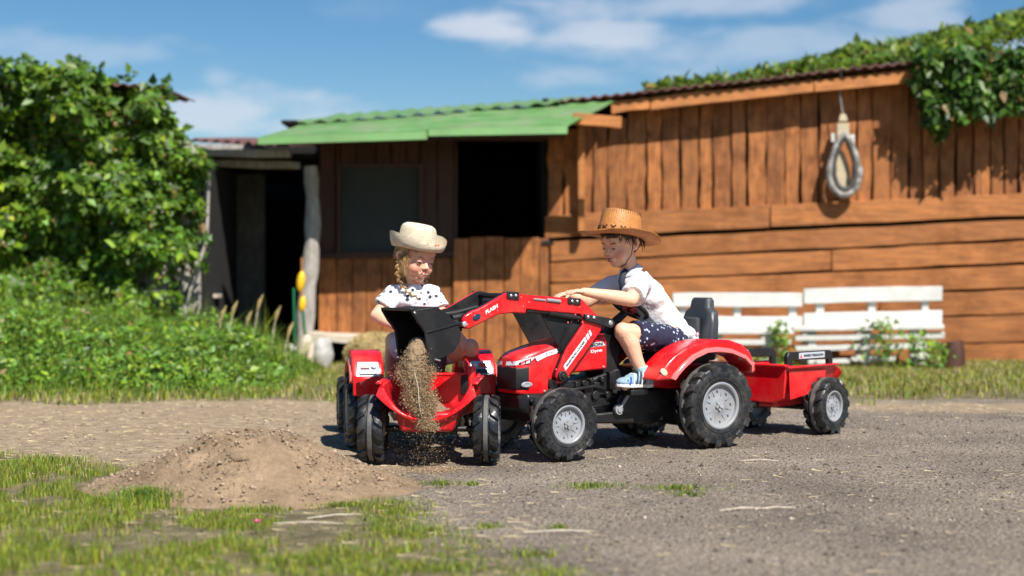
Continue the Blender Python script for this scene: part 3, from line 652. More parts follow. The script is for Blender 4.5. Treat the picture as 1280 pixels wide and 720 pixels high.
def bits():
    # straw bale
    b = thing('straw_bale', 'rounded pale straw heap on the grass behind the girl', 'straw bale', W(470, 455, 10.7)); b.location.z = 0
    mb = MB(); mb.ell((0, 0, .13), (.22, .2, .15), 28, 18)
    for i, v in enumerate(mb.v):
        v = Vector(v); mb.v[i] = tuple(v * (1 + .1 * noise.noise(v * 9)))
    mb.build('packed_straw', MT['straw_bale'], b, sharp=80)
    n = 5200; th = np.arccos(rng.uniform(-.5, 1, n)); ph = rng.uniform(0, 2 * np.pi, n)
    P = np.stack([np.sin(th) * np.cos(ph) * .225, np.sin(th) * np.sin(ph) * .205, .13 + np.cos(th) * .155], 1)
    d = rng.normal(size=(n, 3)); d[:, 2] *= .6; d /= np.linalg.norm(d, axis=1)[:, None]; L = rng.uniform(.025, .07, n)[:, None]
    w = np.cross(d, rng.normal(size=(n, 3))); w /= np.linalg.norm(w, axis=1)[:, None]; w *= .0025
    V = np.stack([P - d * L / 2 - w, P - d * L / 2 + w, P + d * L / 2], 1).reshape(-1, 3)
    c = np.array([.55, .42, .2]) * rng.uniform(.6, 1.25, (n, 1)); T = np.repeat(c, 3, 0)
    tag(npmesh('straw_stalks', V, np.arange(n * 3).reshape(-1, 3), 'straw', T, 3, b), kind='stuff')
    # stones at the shed post
    for lab, px, py, r, m in (('rounded beige stone beside the foot of the green tool frame', 362, 441, (.11, .09, .10), 1), ('brownish wedge-shaped stone between two paler stones', 383, 444, (.075, .08, .13), 2), ('pale round stone just right of the trunk post foot', 402, 441, (.095, .09, .13), 3)):
        mb = MB(); mb.ell((0, 0, r[2] * .75), r, 18, 12)
        for i, v in enumerate(mb.v):
            v = Vector(v); mb.v[i] = tuple(v * (1 + .28 * noise.noise(v * 11 + Vector((m, m, 0)))))
        o = mb.build('stone', 'stone' if m != 2 else 'palewood', sharp=60); o.location = W(px, 440, 11.3); o.location.z = -.01; tag(o, lab, 'stone', 'stones by the shed post')
    # green tubular tool frame with yellow covers
    t = thing('tool_frame', 'green tube-framed garden tool with yellow covers leaning on the trunk post', 'garden tool', W(378, 450, 11.45)); t.location.z = 0; base = Vector(t.location)
    for pts in ([(367, 360), (368, 410), (369, 452)], [(378, 385), (381, 415), (390, 440), (399, 456)]):
        mb = MB(); mb.tube([W(a, b, 11.45) - base for a, b in pts], .011, 8); mb.build('handle_tube', 'green', t, sharp=80)
    for q, r in (((376, 352), (.034, .03, .085)), ((378, 380), (.03, .028, .065))):
        mb = MB(); mb.ell(W(*q, 11.45) - base, r, 14, 10, (0, R(8), 0)); mb.build('cover', 'yellow', t, sharp=80)
    mb = MB(); mb.tube([W(377, 322, 11.45) - base, W(378, 392, 11.45) - base], .007, 6); mb.build('cord', 'leather', t)
    # little table inside the shed mouth
    s = thing('rough_stand', 'low pale plank stand in the dark mouth of the shed beside the ivy', 'stand', W(262, 420, 11.7)); s.location.z = 0; base = Vector(s.location)
    mb = MB(); mb.box(W(259, 370, 11.7) - base, (.2, .2, .03)); mb.build('top', 'palewood', s, bevel=.003)
    for px in (250, 262): mb = MB(); p = W(px, 372, 11.7) - base; mb.box((p.x, 0, p.z / 2), (.025, .05, p.z)); mb.build('leg', 'greywood', s)
    # white scrap board in the weeds
    mb = MB(); mb.box((0, 0, 0), (.22, .12, .02), Euler((R(-14), R(6), 0))); o = mb.build('scrap_board', 'whitepaint', bevel=.003); o.location = W(289, 428, 10.5); tag(o, 'small white scrap board lying on top of the weeds', 'board')
    # stump at the right edge
    mb = MB(); mb.tube([(0, 0, 0), (.01, 0, .12), (0, .01, .2)], [.1, .09, .085], 16); o = mb.build('wooden_stump', 'wooddark', bevel=.006); o.location = W(1190, 450, 11.2); o.location.z = 0; tag(o, 'dark low stump standing past the right end of the benches', 'stump')
    # pink petals in the near grass
    f = thing('pink_flower', 'small bright pink flower head lying in the near grass', 'flower', W(321, 668, 3.85)); f.location.z = .03
    for k in range(9):
        a = k * 2.4; mb = MB(); mb.add([(0, 0, 0), (.008 * math.cos(a - .6), .008 * math.sin(a - .6), .006), (.014 * math.cos(a), .014 * math.sin(a), .004 + .001 * k), (.008 * math.cos(a + .6), .008 * math.sin(a + .6), .006)], [(0, 1, 2, 3)]); mb.build('petal', 'pinkpetal', f, recalc=False)
MT['straw_bale'] = M('packed_straw', (.42, .31, .13), .9, var=.35, scale=20, stretch=(1, 1, 5), bump=.8, bscale=60)
MT['pinkpetal'] = M('pink_petal', (.8, .12, .3), .6, var=.15)
bits()

# ------------------------------------------------------------------ foliage
def leaves(name, P, size, nrm, tint, parent=None, mat='leaf', jitter=.7, aspect=.62, droop=0.):
    n = len(P); N = nrm + rng.normal(size=(n, 3)) * jitter; N /= np.linalg.norm(N, axis=1)[:, None] + 1e-9
    d = rng.normal(size=(n, 3)); d[:, 2] -= droop; d -= N * (d * N).sum(1)[:, None]; d /= np.linalg.norm(d, axis=1)[:, None] + 1e-9
    s = np.cross(N, d); L = (size * np.clip(rng.lognormal(-.1, .35, n), .4, 1.8))[:, None]; w = L * aspect / 2; fold = L * .10
    b = P; t = P + d * L; l = P + d * L * .4 + s * w + N * fold; r = P + d * L * .4 - s * w + N * fold
    V = np.stack([b, l, t, r], 1).reshape(-1, 3); i = np.arange(n) * 4
    Fc = np.concatenate([np.stack([i, i + 2, i + 1], 1), np.stack([i, i + 3, i + 2], 1)])
    return npmesh(name, V, Fc, mat, np.repeat(tint, 4, 0), 3, parent)

def greens(n, base=(.07, .15, .018), spread=.35, yellow=.25):
    b = np.array(base)[None] * rng.lognormal(0, spread, (n, 1)); y = (rng.random((n, 1)) < yellow); b = np.where(y, b * np.array([1.9, 1.45, .9]), b); dr = rng.random((n, 1)) < .025; b = np.where(dr, np.array([[.30, .19, .07]]), b); return np.clip(b, 0, .5)

def inpoly(px, py, poly):
    c = np.zeros(len(px), bool); j = len(poly) - 1
    for i in range(len(poly)):
        xi, yi = poly[i]; xj, yj = poly[j]
        k = ((yi > py) != (yj > py)) & (px < (xj - xi) * (py - yi) / (yj - yi + 1e-9) + xi); c ^= k; j = i
    return c
def lump(x, z, s=2.2): return np.array([noise.noise(Vector((a * s, b * s, 4.))) + .5 * noise.noise(Vector((a * s * 2.3, b * s * 2.3, 9.))) for a, b in zip(x, z)])

def ivy_left():
    v = thing('ivy', 'tall dark green ivy smothering the small shed at the left', 'ivy', (-3.4, 10.7, 0)); base = np.array(v.location)
    poly = [(-190, 60), (-20, 74), (60, 84), (100, 80), (128, 92), (150, 100), (196, 106), (208, 128), (222, 150), (240, 172), (254, 186), (257, 215), (247, 235), (254, 262), (240, 300), (250, 330), (238, 372), (246, 400), (200, 420), (-190, 470)]
    n = 36000; px = rng.uniform(-190, 262, n * 2); py = rng.uniform(60, 470, n * 2); k = inpoly(px + rng.normal(0, 2.5, n * 2), py + rng.normal(0, 3, n * 2), poly)
    # an opening low down where grey boards show through
    hole = inpoly(px, py, [(168, 338), (205, 320), (248, 322), (250, 385), (205, 392), (172, 372)]) & (rng.random(n * 2) < .9); k &= ~hole
    px, py = px[k][:n], py[k][:n]; n = len(px)
    X = (px - 640) * 10.75 / F; Z = CAMZ + (350 - py) * 10.75 / F; lm = lump(X, Z, 2.6); edge = np.clip((250 - px) / 60, 0, 1)
    Y = 10.72 - lm * .40 + rng.random(n) * .14 + (1 - edge) * .3
    P = np.stack([X * Y / 10.75, Y, Z], 1); nr = np.tile([[.1, -.8, .55]], (n, 1))
    leaves('foliage', P - base, .068, nr, greens(n, (.075, .16, .016), .45, .35), v, droop=1.2)['kind'] = 'stuff'
    # loose shoots at the edge
    pts = []
    for (a, b, dx, dy) in ((100, 78, -10, -6), (150, 100, 14, -8), (203, 108, 8, -8), (250, 190, 12, 8), (246, 330, 16, 10), (250, 300, 12, 6), (118, 92, 10, -10), (206, 125, 12, -6), (-30, 72, 10, -10), (40, 82, -6, -12)):
        for k in range(14): pts.append(W(a + dx * k / 13 + rnd.uniform(-3, 3), b + dy * k / 13 + rnd.uniform(-3, 3), 10.8 + rnd.uniform(-.1, .1)))
    P = np.array([list(p) for p in pts]); n = len(P); leaves('shoot_leaves', P - base, .07, np.tile([[.1, -.6, .6]], (n, 1)), greens(n, (.06, .14, .015), .3, .4), v)['kind'] = 'stuff'
    for k in range(5):
        x = 90 + k * 36; mb = MB(); mb.tube([W(x, 452, 11.0) - v.location, W(x + rnd.uniform(-15, 15), 380, 11.0) - v.location, W(x + rnd.uniform(-25, 25), 300, 11.05) - v.location, W(x + rnd.uniform(-30, 30), 200, 11.08) - v.location], [.02, .017, .013, .008], 7); mb.build('stem', 'greywood', v, sharp=80)
ivy_left()

def ivy_right():
    v = thing('ivy', 'bright green ivy mounded on the barn roof and hanging at its right end', 'ivy', (3.4, 12.6, 2.4)); base = np.array(v.location)
    n = 15000; px = rng.uniform(806, 1345, n); t = rng.random(n) ** .8
    eave = 125 - (px - 700) * .11; zE = CAMZ + (350 - eave) * 11.74 / F
    h = np.interp(px, [806, 880, 960, 1060, 1180, 1345], [.03, .10, .17, .29, .40, .46]) * (1 + .25 * lump(px / 150, px * 0 + 1, 1.6))
    Y = 11.95 + t * 1.6 - np.clip((px - 1120) / 60, 0, 1) * .22; X = (px - 640) * Y / F
    Z = zE + np.sin(np.clip(t * 1.7, 0, 1.57)) * h + rng.random(n) * .07 + lump(X, Y, 3.4) * .06
    P = np.stack([X, Y, Z], 1)
    # hanging curtain at the right end
    m = 9000; qx = rng.uniform(1148, 1345, m * 2); qy = rng.uniform(60, 330, m * 2)
    low = np.interp(qx, [1148, 1160, 1172, 1182, 1215, 1345], [98, 124, 156, 162, 138, 125]) + 10 * np.sin(qx * .35); k = qy < low; qx, qy = qx[k][:m], qy[k][:m]; m = len(qx)
    Yc = 11.62 - .12 * lump(qx / 150, qy / 150, 3) + rng.random(m) * .16
    Q = np.stack([(qx - 640) * 11.6 / F, Yc, CAMZ + (350 - qy) * 11.6 / F], 1)
    leaves('roof_foliage', P - base, .07, np.tile([[.1, -.35, .9]], (n, 1)), greens(n, (.085, .155, .018), .35, .3), v)['kind'] = 'stuff'
    leaves('hanging_foliage', Q - base, .07, np.tile([[.1, -.8, .5]], (m, 1)), greens(m, (.045, .11, .014), .4, .2), v, droop=1.2)['kind'] = 'stuff'
ivy_right()

def blades(name, P, h, w, tint, lean=.5, bend=.5):
    """grass: each blade 3 triangles, tapering and bent"""
    n = len(P); a = rng.uniform(0, 2 * np.pi, n); d = np.stack([np.cos(a), np.sin(a), a * 0], 1); s = np.stack([-np.sin(a), np.cos(a), a * 0], 1)
    H = (h * rng.uniform(.5, 1.3, n))[:, None]; Ww = (w * rng.uniform(.6, 1.3, n))[:, None]; le = rng.uniform(0, lean, n)[:, None]; up = np.array([[0, 0, 1.]])
    p1 = P + up * H * .55 + d * H * le * .35; p2 = P + up * H * (1 - le * .3) + d * H * le * (.7 + bend * .5)
    V = np.stack([P - s * Ww, P + s * Ww, p1 - s * Ww * .75, p1 + s * Ww * .75, p2], 1).reshape(-1, 3); i = np.arange(n) * 5
    Fc = np.concatenate([np.stack([i, i + 1, i + 3], 1), np.stack([i, i + 3, i + 2], 1), np.stack([i + 2, i + 3, i + 4], 1)])
    return npmesh(name, V, Fc, 'grass', np.repeat(tint, 5, 0), 3)

def scatter(n, x0, x1, y0, y1, dens):
    out = []
    while len(out) < n:
        x, y = rng.uniform(x0, x1), rng.uniform(y0, y1)
        if rng.random() < dens(x, y): out.append((x, y, gh(x, y)))
    return np.array(out)

def in_pile(x, y): return ((x + .87) / .60) ** 2 + ((y - 4.78) / .50) ** 2
def grasses():
    def dn(x, y):
        g = zones(x, y)[0]; c = .26 + 1.9 * nz2(x, y, 4.2, 1) + 1.2 * nz2(x, y, 14, 6) + (.3 if x < -1 else 0)
        if in_pile(x, y) < .93: return 0
        if x > (y - 0) * .36 + .3 or x < -y * .38: return 0
        return max(0, (g - .28)) * max(.012, c) * 1.35
    P = scatter(33000, -2.4, .6, 2.6, 5.9, dn); n = len(P)
    T = greens(n, (.17, .25, .03), .32, .35); dry = rng.random(n) < .1; T[dry] = np.array([.5, .38, .18]) * rng.uniform(.6, 1.2, (dry.sum(), 1))
    hh = .018 * (1 + .9 * np.array([max(0, nz2(x, y, 2.4, 7)) for x, y, z in P])) * np.where(P[:, 0] < -.9, 1.35, 1)
    tag(blades('near_grass', P, hh, .0016, T), 'short bright grass patches around the foot of the sand pile', 'grass', kind='stuff')
    # lone tufts on the gravel
    tf = []
    for px, py, r, m in ((740, 610, .045, 500), (845, 614, .045, 380), (548, 604, .03, 220), (632, 432 + 200, .0, 0), (668, 696, .05, 300), (610, 660, .02, 120), (575, 712, .05, 320), (700, 662, .02, 90), (860, 622, .02, 150), (1000, 600, .0, 0), (425, 630, .04, 350), (530, 665, .06, 420), (590, 605, .015, 90)):
        Y = CAMZ * F / (py - 350); X = (px - 640) * Y / F
        for _ in range(m):
            a = rng.uniform(0, 6.28); q = abs(rng.normal()) * r; tf.append((X + math.cos(a) * q * 1.5, Y + math.sin(a) * q, gh(X, Y)))
    P = np.array(tf); n = len(P); tag(blades('grass_tufts', P, .016, .0016, greens(n, (.16, .23, .04), .3, .3), .9), 'small isolated grass tufts sprouting from the grey gravel', 'grass', kind='stuff')
    # tall clump at the left foot of the pile
    m = 1500; a = rng.uniform(0, 6.28, m); q = np.abs(rng.normal(size=m)) * .05; X0, Y0 = (182 - 640) * 4.42 / F, 4.42
    P = np.stack([X0 + np.cos(a) * q * 1.4, Y0 + np.sin(a) * q, a * 0 + .0], 1); tag(blades('grass_clump', P, .045, .0018, greens(m, (.15, .25, .035), .3, .3), .8), 'dense taller grass clump at the left foot of the sand pile', 'grass', kind='stuff')
    # strip in front of the barn
    def df(x, y): g = zones(x, y)[0]; return max(0, g - .25) * max(.1, .55 + .8 * nz2(x, y, 2.2, 6)) * (1 if abs(x) < .4 * y + .3 else 0)
    P = scatter(52000, -5, 5, 7.6, 11.95, df); n = len(P)
    T = greens(n, (.17, .24, .03), .28, .35); dry = rng.random(n) < .3; T[dry] = np.array([.52, .42, .2]) * rng.uniform(.6, 1.2, (dry.sum(), 1))
    tag(blades('meadow_grass', P, np.where(P[:, 1] > 10.4, .028, .05), .004, T, .8), 'sunlit yellow-green grass strip in front of the barn and stable', 'grass', kind='stuff')
grasses()

def weeds():
    # thick herb bank below the ivy
    n = 17000; X = rng.uniform(-4.4, -1.45, n); Y = rng.uniform(8.5, 10.75, n)
    top = np.interp(X, [-4.4, -3.3, -2.9, -2.45, -2.0, -1.75, -1.45], [.60, .50, .45, .41, .35, .24, .06]) * np.interp(Y, [8.5, 8.9, 9.6, 10.75], [.22, .6, 1, 1.05]); top *= 1 + .35 * lump(X, Y, 3.0)
    Z = top * rng.random(n) ** .55
    leaves('weed_bank', np.stack([X, Y, Z], 1), .042, np.tile([[.15, -.5, .9]], (n, 1)), greens(n, (.105, .215, .026), .35, .3), None, droop=.6)
    o = bpy.data.objects['weed_bank']; tag(o, 'thick bright green weed bank growing below the ivy', 'weeds', kind='stuff')
    m = 17000; X = rng.uniform(-4.4, -1.4, m); Y = rng.uniform(8.3, 10.8, m); top = np.interp(X, [-4.4, -3.3, -2.45, -1.75, -1.4], [.5, .42, .34, .24, .08]) * np.interp(Y, [8.3, 9.0, 9.8], [.18, .55, 1.1]) * (.75 + .7 * np.clip(lump(X, Y, 4.), -.7, 1))
    T = greens(m, (.15, .25, .035), .3, .3); tag(blades('tall_grass', np.stack([X, Y, X * 0], 1), top * 1.4, .0045, T, .9), 'long grass blades mixed into the weeds by the shed', 'grass', kind='stuff')
    # seed-headed stalks in front of the dark bay
    for k, (px, py) in enumerate(((300, 404), (314, 384), (336, 398), (282, 392), (352, 418), (268, 398))):
        p = W(px, py, 10.2); lab = ['single bent grass stalk with a pale seed head before the dark bay', 'tallest pale seed-headed stalk in front of the dark shed mouth', 'thin seed-headed stalk left of the trunk post foot', 'short seed-headed stalk above the white scrap board', 'low stalk nearest the green tool frame', 'leftmost seed-headed stalk by the plank stand'][k]
        t = thing('grass_stalk', lab, 'grass stalk', (p.x, 10.2, 0), 0, 1, 'seed-headed stalks at the shed mouth')
        mb = MB(); mb.tube([(0, 0, 0), (.02, 0, p.z * .6), (.05, 0, p.z)], [.005, .004, .003], 5); mb.build('stem', 'palewood', t)
        mb = MB(); mb.tube([(.045, 0, p.z - .02), (.06, 0, p.z + .04), (.085, 0, p.z + .09)], [.006, .014, .003], 7); mb.build('seed_head', 'straw_bale', t)
    # leafy plants in and behind the benches
    for lab, px, Y, h, nl, sp in (('leafy weed climbing the gap between the two white benches', 975, 11.15, .34, 170, .10), ('broad-leaved weed rising through the right-hand bench slats', 1105, 11.1, .36, 170, .16), ('weed clump spilling at the right end of the right-hand bench', 1150, 11.05, .26, 170, .17), ('small weed at the foot of the left bench', 940, 11.1, .12, 150, .12), ('low nettle tuft between bench and stump', 1172, 10.95, .18, 120, .1)):
        p = W(px, 450, Y); t = thing('weed_plant', lab, 'plant', (p.x, Y, 0), 0, 1, 'weeds growing around the benches')
        P = np.stack([rng.normal(0, sp * .6, nl), rng.normal(0, .06, nl), h * rng.random(nl) ** .7 * 1.05], 1); P[:, 0] *= 1.1 - .5 * P[:, 2] / h
        leaves('foliage', P, .042, np.tile([[.1, -.5, .8]], (nl, 1)), greens(nl, (.13, .26, .03), .3, .3), t)['kind'] = 'stuff'
        mb = MB()
        for k in range(5): x = rnd.uniform(-sp, sp) * .6; mb.tube([(x * .5, 0, 0), (x * .8, 0, h * .5), (x, 0, h * .95)], [.005, .004, .003], 5)
        mb.build('stem', 'greenstem', t)
MT['greenstem'] = M('green_stem', (.12, .2, .05), .7)
weeds()

# ------------------------------------------------------------------ straw litter and pebbles
def litter():
    def ds(x, y):
        g, d = zones(x, y)
        if in_pile(x, y) < 1: return .02
        return (.12 if y < 4.6 and x > .1 else .5 if y < 4.6 else .05 + d * .8)
    n = 2300; out = scatter(n, -2.6, 2.6, 3.0, 8.4, ds); a = rng.normal(0, .55, n); L = rng.uniform(.01, .05, n); L *= np.where(out[:, 1] > 6, .6, .8); w = rng.uniform(.0008, .0018, n) * np.where(out[:, 1] > 6, 1.2, 1)
    d = np.stack([np.cos(a), np.sin(a), rng.normal(0, .05, n)], 1); s = np.stack([-np.sin(a), np.cos(a), a * 0], 1); up = np.array([[0, 0, 1.]])
    P = out + up * .005; V = np.stack([P - d * L[:, None] - s * w[:, None], P - d * L[:, None] + s * w[:, None], P - d * L[:, None] + up * w[:, None] * 1.5, P + d * L[:, None]], 1).reshape(-1, 3); i = np.arange(n) * 4
    Fc = np.concatenate([np.stack([i, i + 2, i + 3], 1), np.stack([i + 2, i + 1, i + 3], 1), np.stack([i, i + 3, i + 1], 1)])
    T = np.repeat(np.array([.62, .5, .3]) * rng.uniform(.5, 1.2, (n, 1)), 4, 0)
    tag(npmesh('straw_litter', V, Fc, 'straw', T), 'dry straw stalks strewn over the dirt and gravel', 'straw', kind='stuff')
    # a few long stalks one can pick out
    for px, py, L, a, lab in ((950, 578, .10, -.15, 'long dry stalk on the gravel in front of the trailer'), (700, 668, .14, -.05, 'long flat straw on the gravel below the middle grass tuft'), (928, 643, .10, .25, 'curved pale straw on the open gravel'), (970, 640, .09, .1, 'straight pale straw right of the curved one'), (640, 568, .0, 0, ''), (385, 655, .14, -.1, 'thick pale stalk in the grass right of the pink flower'), (420, 645, .12, .35, 'bent stalk at the front edge of the sand pile'), (150, 622, .09, .9, 'dry stem leaning at the left foot of the sand pile'), (1010, 516, .0, 0, '')):
        if L == 0: continue
        Y = CAMZ * F / (py - 350); X = (px - 640) * Y / F; mb = MB(); mb.tube([(-L * math.cos(a) * .7, -L * math.sin(a) * .7, .002), (0, 0, .008), (L * .7 * math.cos(a + .15), L * .7 * math.sin(a + .15), .003)], [.002, .0025, .0012], 5)
        o = mb.build('straw_stalk', 'palewood'); o.location = (X, Y, gh(X, Y) + .002); tag(o, lab, 'straw', 'single stalks lying on the ground')
    n = 26000
    def dp(x, y):
        g, d = zones(x, y); return 0 if in_pile(x, y) < .8 else max(.04, (1 - g) * (1 - d * .75)) * (1 if abs(x) < .4 * y else 0)
    P = scatter(n, -2.4, 2.6, 2.9, 7.8, dp); r = np.clip(rng.lognormal(-6.3, .58, n), .0009, .013)
    octv = np.array([[1, 0, 0], [0, 1, 0], [-1, 0, 0], [0, -1, 0], [0, 0, .8], [0, 0, -.6]]); an = rng.uniform(0, 6.28, n); c, s = np.cos(an), np.sin(an)
    V = octv[None] * (1 + rng.uniform(-.35, .35, (n, 6, 1))); V = np.stack([V[..., 0] * c[:, None] - V[..., 1] * s[:, None], V[..., 0] * s[:, None] + V[..., 1] * c[:, None], V[..., 2]], -1) * r[:, None, None]
    V = (V + (P + np.array([0, 0, .0005]))[:, None]).reshape(-1, 3); f = np.array([[0, 1, 4], [1, 2, 4], [2, 3, 4], [3, 0, 4], [1, 0, 5], [2, 1, 5], [3, 2, 5], [0, 3, 5]]); Fc = (f[None] + (np.arange(n) * 6)[:, None, None]).reshape(-1, 3)
    u = rng.random((n, 1)); col = np.where(u < .38, np.array([[.07, .055, .044]]), np.where(u < .85, np.array([[.21, .17, .135]]), np.array([[.40, .33, .26]]))) * rng.uniform(.5, 1.45, (n, 1))
    tag(npmesh('pebbles', V, Fc, 'pebble', np.repeat(col, 6, 0)), 'loose small stones and crumbs covering the grey gravel yard', 'pebbles', kind='stuff')
litter()

# ------------------------------------------------------------------ sand pile
def pile():
    t = thing('sand_pile', 'low wide heap of light brown sand on the ground left of the small trailer', 'sand pile', (-.87, 4.78, 0))
    na, nr = 220, 90; vs = []; fs = []
    for j in range(nr + 1):
        for i in range(na):
            a = 2 * math.pi * i / na; rr = j / nr; ex = 1 + .10 * noise.noise(Vector((math.cos(a) * 1.2, math.sin(a) * 1.2, 3)))
            if math.cos(a) > .3: ex += .06 * math.cos(a)
            x, y = rr * .55 * ex * math.cos(a), rr * .47 * ex * math.sin(a)
            k = max(0, 1 - rr); h = .212 * (k ** 1.12) * (1 + .0 * k)
            h -= .05 * math.exp(-((rr) / .16) ** 2)          # flattened top
            h += .02 * math.exp(-((rr - .25) / .2) ** 2)
            p = Vector((x, y, 0)); e = min(1, k * 5)
            h += e * (.024 * noise.noise(p * 5 + Vector((2, 0, 1))) + .013 * noise.noise(p * 14) + .010 * abs(noise.noise(p * 30)) + .005 * noise.noise(p * 80))
            if x > .15: h *= 1 - .15 * min(1, (x - .15) / .3)
            vs.append((x, y, h + gh(x - .87, y + 4.78) - .004 * rr + .002)); 
    for j in range(nr):
        for i in range(na):
            a, b = j * na + i, j * na + (i + 1) % na; fs.append((a, a + na, b + na, b))
    MB().add(vs, fs).build('heap', 'sand', t, sharp=80, recalc=False)
    # caked lumps
    for (x, y, z, r) in ((.02, -.20, .118, (.055, .035, .018)), (.09, -.05, .15, (.02, .014, .008)), (-.16, -.16, .11, (.018, .014, .008))):
        mb = MB(); mb.ell((x, y, z), r, 14, 9, (R(12), 0, R(-8)))
        mb.v = [tuple(Vector(v) + Vector((0, 0, 1)) * .006 * noise.noise(Vector(v) * 40)) for v in mb.v]; mb.build('clod', 'sand', t, sharp=50)
    n = 3800; a = rng.uniform(0, 6.28, n); rr = rng.random(n) ** .55 * .95; x = rr * .55 * np.cos(a); y = rr * .47 * np.sin(a)
    h = .212 * np.clip(1 - rr, 0, 1) ** 1.12 - .05 * np.exp(-(rr / .16) ** 2) + .02 * np.exp(-((rr - .25) / .2) ** 2); r = np.clip(rng.lognormal(-6.0, .6, n), .0008, .011); h = h + .003
    octv = np.array([[1, 0, 0], [0, 1, 0], [-1, 0, 0], [0, -1, 0], [0, 0, .8], [0, 0, -.6]]); V = octv[None] * (1 + rng.uniform(-.35, .35, (n, 6, 1))) * r[:, None, None] + np.stack([x, y, h], 1)[:, None]
    f = np.array([[0, 1, 4], [1, 2, 4], [2, 3, 4], [3, 0, 4], [1, 0, 5], [2, 1, 5], [3, 2, 5], [0, 3, 5]]); Fc = (f[None] + (np.arange(n) * 6)[:, None, None]).reshape(-1, 3)
    col = np.array([[.36, .26, .175]]) * rng.uniform(.55, 1.2, (n, 1)); tag(npmesh('crumbs', V.reshape(-1, 3), Fc, 'pebble', np.repeat(col, 6, 0), 3, t), kind='stuff')
pile()
# ------------------------------------------------------------------ pedal tractors, trailers
def circ(n): return [2 * math.pi * k / n for k in range(n)]

def wheel(parent, cx, cy, r, w, rimr, side, rot=0., lugs=16):
    """wheel with its axle along local y; side=+1 shows its face to the left (y+)"""
    cz = r; hub = MB(); hub.tube([(0, -w * .5 * side, 0), (0, w * .30 * side, 0)], .028, 14)
    for k in range(5):
        a = k * 2 * math.pi / 5; hub.tube([(math.cos(a) * r * .075, side * w * .26, math.sin(a) * r * .075), (math.cos(a) * r * .075, side * w * .40, math.sin(a) * r * .075)], r * .042, 8)
    hub.tube([(0, side * w * .26, 0), (0, side * w * .45, 0)], r * .045, 8)
    h = hub.build('wheel', 'hub', parent); h.location = (cx, cy, cz); h.rotation_euler = (0, rot, 0)
    # tyre body
    t = MB(); g = r - r * .095
    prof = [(rimr * .97, -.42), (rimr * 1.10, -.47), (rimr * 1.28, -.5), (g - r * .06, -.5), (g - r * .015, -.44), (g, -.33), (g + r * .012, -.08), (g + r * .012, .08), (g, .33), (g - r * .015, .44), (g - r * .06, .5), (rimr * 1.28, .5), (rimr * 1.10, .47), (rimr * .97, .42)]
    t.lathe([(a, b * w) for a, b in prof], lambda x, y, hh: (x, hh, y), 56, 0)
    # raised moulded bead ring on both walls
    for sg in (-1, 1): t.lathe([(rimr * 1.15, sg * w * .48), (rimr * 1.17, sg * w * .515), (rimr * 1.21, sg * w * .515), (rimr * 1.23, sg * w * .49)], lambda x, y, hh: (x, hh, y), 48)
    def pt(a, y, rr): return (math.cos(a) * rr, y, math.sin(a) * rr)
    dth = 2 * math.pi / lugs
    for sg in (-1, 1):
        for k in range(lugs):
            a0 = k * dth + (dth / 2 if sg > 0 else 0); wd = dth * .25
            # stations: inner end, mid, shoulder, down the wall
            st = [(.015, 0, r - .001, g, .8), (w * .22, .16, r, g - .001, 1), (w * .42, .30, r - r * .018, g - r * .03, 1.1), (w * .52, .36, r - r * .075, g - r * .09, 1.1), (w * .525, .38, r - r * .16, g - r * .15, .85)]
            vs = []
            for (y, sh, rt, rb, k2) in st:
                a = a0 + sh * dth * 1.6; q = wd * k2
                vs += [pt(a - q * .8, sg * y, rt), pt(a + q * .8, sg * y, rt), pt(a + q, sg * (y - (0 if rt > g else .006)), min(rb, rt - .004)), pt(a - q, sg * (y - (0 if rt > g else .006)), min(rb, rt - .004))]
            fs = []
            for i in range(len(st) - 1):
                for j in range(4): b = i * 4; fs.append((b + j, b + (j + 1) % 4, b + 4 + (j + 1) % 4, b + 4 + j))
            fs += [(3, 2, 1, 0), tuple(len(vs) - 4 + j for j in range(4))]
            t.add(vs, fs)
    # scuffed centre band
    t.lathe([(g, -w * .10), (r * .985, -w * .085), (r * .99, 0), (r * .985, w * .085), (g, w * .10)], lambda x, y, hh: (x, hh, y), 56, 1)
    # moulded dots near the bead
    for sg in (-1, 1):
        for k in range(lugs * 2):
            a = k * dth / 2; c = (rimr * 1.28 + g - r * .17) / 2 + r * .02 * (k % 2); t.box(pt(a, sg * w * .5, c), (.011, .005, .006), Euler((0, -a, 0)))
    tt = t.build('tyre', ['tyre', 'tyreband'], h, sharp=38)
    # rim dish
    d = MB(); s = side
    d.lathe([(rimr * 1.0, s * w * .40), (rimr * 1.03, s * w * .46), (rimr * .97, s * w * .475), (rimr * .90, s * w * .44), (rimr * .88, s * w * .34), (rimr * .80, s * w * .31), (rimr * .45, s * w * .27), (rimr * .36, s * w * .31), (rimr * .28, s * w * .33), (0.001, s * w * .33)], lambda x, y, hh: (x, hh, y), 48)
    d.lathe([(rimr * 1.0, -s * w * .40), (rimr * .8, -s * w * .3), (.001, -s * w * .25)], lambda x, y, hh: (x, hh, y), 32)
    for k in range(8):
        a = k * math.pi / 4 + .2; x, z = math.cos(a) * rimr * .68, math.sin(a) * rimr * .68
        d.tube([(x, s * w * .25, z), (x, s * w * .36, z)], [rimr * .065, rimr * .045], 8)
        # shallow pockets between: raised ribs
        a += math.pi / 8; d.box((math.cos(a) * rimr * .62, s * w * .292, math.sin(a) * rimr * .62), (rimr * .34, .004, rimr * .05), Euler((0, -a, 0)))
    d.build('rim', 'rim', h, sharp=40)
    return h

